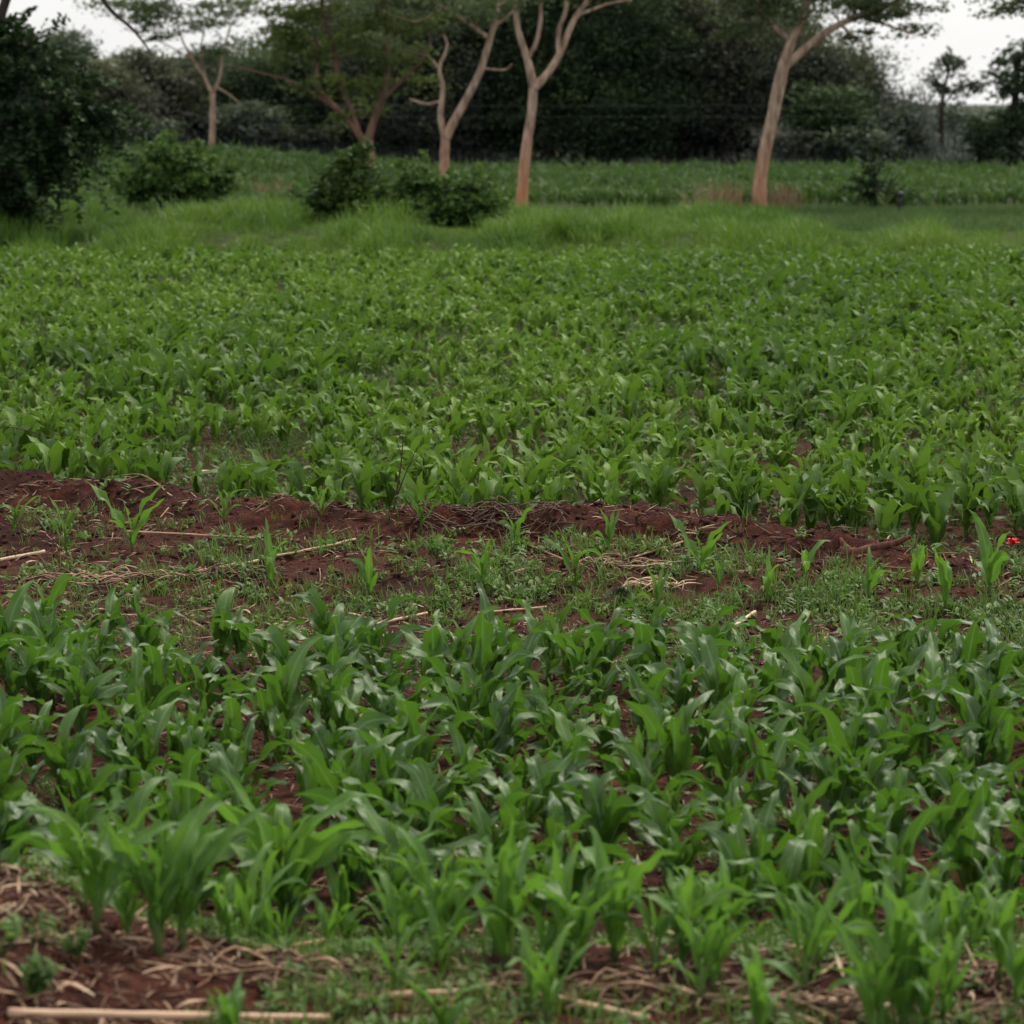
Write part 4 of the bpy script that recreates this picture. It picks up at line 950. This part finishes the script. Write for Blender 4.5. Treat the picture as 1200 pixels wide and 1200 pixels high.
# small dark post
b = ZX(1052, 81); root = empty('short_post', b, 'short dark post right of the small sapling shrub', 'post')
a = Acc(); tube(a, [(0, 0, -.1), (0, 0, .3), (.01, 0, .42)], [.07, .07, .06], 8, 1, 0, .1); a.build('post_shaft', M_darkpost, root)
a = Acc(); tube(a, [(.01, 0, .42), (.01, 0, .5), (.01, 0, .56)], [.10, .11, .05], 8, 1, 0, .1); a.build('post_cap', M_darkpost, root)
# overhead wires on poles outside the frame
for py, lab in ((118, 'upper thin overhead wire crossing in front of the dark wood'), (131, 'lower thin overhead wire crossing in front of the dark wood')):
    D = 121; pts = [P(px, py+ (6*(1-((px-600)/1100)**2)), D) for px in range(-500, 1750, 150)]
    poly_thing('overhead_wire', M_wire, [(pts, [.004]*len(pts))], lab, 'wire', 4, 1, 0)
for px, lab in ((-500, 'wire pole left of the view'), (1700, 'wire pole right of the view')):
    b = ZX(px, 121); top = P(px, 100, 121); root = empty('wire_pole', b, lab, 'pole', 'poles carrying the overhead wires')
    a = Acc(); tube(a, [(0, 0, -.2), (0, 0, (top.z-b.z)*.5), (0, 0, top.z-b.z+.5)], [.14, .12, .1], 8); a.build('pole_shaft', M_bark_dark, root)
    a = Acc(); tube(a, [(0, -.6, top.z-b.z-.3), (0, 0, top.z-b.z-.3), (0, .6, top.z-b.z-.3)], [.05, .05, .05], 6); a.build('crossarm', M_bark_dark, root)

# ------------------------------------------------------------------ sky, light, camera
w = bpy.data.worlds.new('World'); S.world = w; w.use_nodes = True; N = w.node_tree.nodes; L = w.node_tree.links; N.clear()
sky = N.new('ShaderNodeTexSky'); sky.sky_type = 'NISHITA'; sky.sun_disc = False
SUN_EL, SUN_AZ = R(58), R(35)     # azimuth clockwise from +Y
sky.sun_elevation = SUN_EL; sky.sun_rotation = SUN_AZ; sky.dust_density = 3
tcw = N.new('ShaderNodeTexCoord'); cn = N.new('ShaderNodeTexNoise'); cn.inputs['Scale'].default_value = 2.2; cn.inputs['Detail'].default_value = 5
mpw = N.new('ShaderNodeMapping'); mpw.inputs['Scale'].default_value = (1, 1, 3); L.new(tcw.outputs['Generated'], mpw.inputs[0]); L.new(mpw.outputs[0], cn.inputs['Vector'])
cr = ramp(N, [(.3, (.70, .70, .70)), (.7, (.93, .92, .90))]); L.new(cn.outputs[0], cr.inputs[0])
sc = N.new('ShaderNodeMixRGB'); sc.blend_type = 'MULTIPLY'; sc.inputs[0].default_value = 1; sc.inputs[2].default_value = (14.2, 14.2, 14.2, 1); L.new(cr.outputs[0], sc.inputs[1])
mx = N.new('ShaderNodeMixRGB'); mx.inputs[0].default_value = .85; L.new(sky.outputs[0], mx.inputs[1]); L.new(sc.outputs[0], mx.inputs[2])
bg = N.new('ShaderNodeBackground'); bg.inputs[1].default_value = .1; L.new(mx.outputs[0], bg.inputs[0])
ow = N.new('ShaderNodeOutputWorld'); L.new(bg.outputs[0], ow.inputs[0])
sd = bpy.data.lights.new('sun', 'SUN'); sd.energy = 3.6; sd.angle = R(10); sd.color = (1, .93, .82)
so = bpy.data.objects.new('sun', sd); COL.objects.link(so)
dirv = Vector((math.sin(SUN_AZ)*math.cos(SUN_EL), math.cos(SUN_AZ)*math.cos(SUN_EL), math.sin(SUN_EL)))
so.rotation_euler = dirv.to_track_quat('Z', 'Y').to_euler()
cd = bpy.data.cameras.new('camera'); cam = bpy.data.objects.new('camera', cd); COL.objects.link(cam)
cd.sensor_width = 36; cd.lens = FPX/1200*36; cd.clip_end = 6000; cd.clip_start = .1
cam.location = (0, 0, CAM_H); cam.rotation_euler = (R(90)-PITCH, 0, 0)
cd.dof.use_dof = True; cd.dof.focus_distance = 18; cd.dof.aperture_fstop = 3.5
S.camera = cam
S.render.engine = 'CYCLES'
S.view_settings.view_transform = 'Standard'; S.view_settings.look = 'None'; S.view_settings.exposure = 0
S.cycles.max_bounces = 6; S.cycles.transmission_bounces = 4
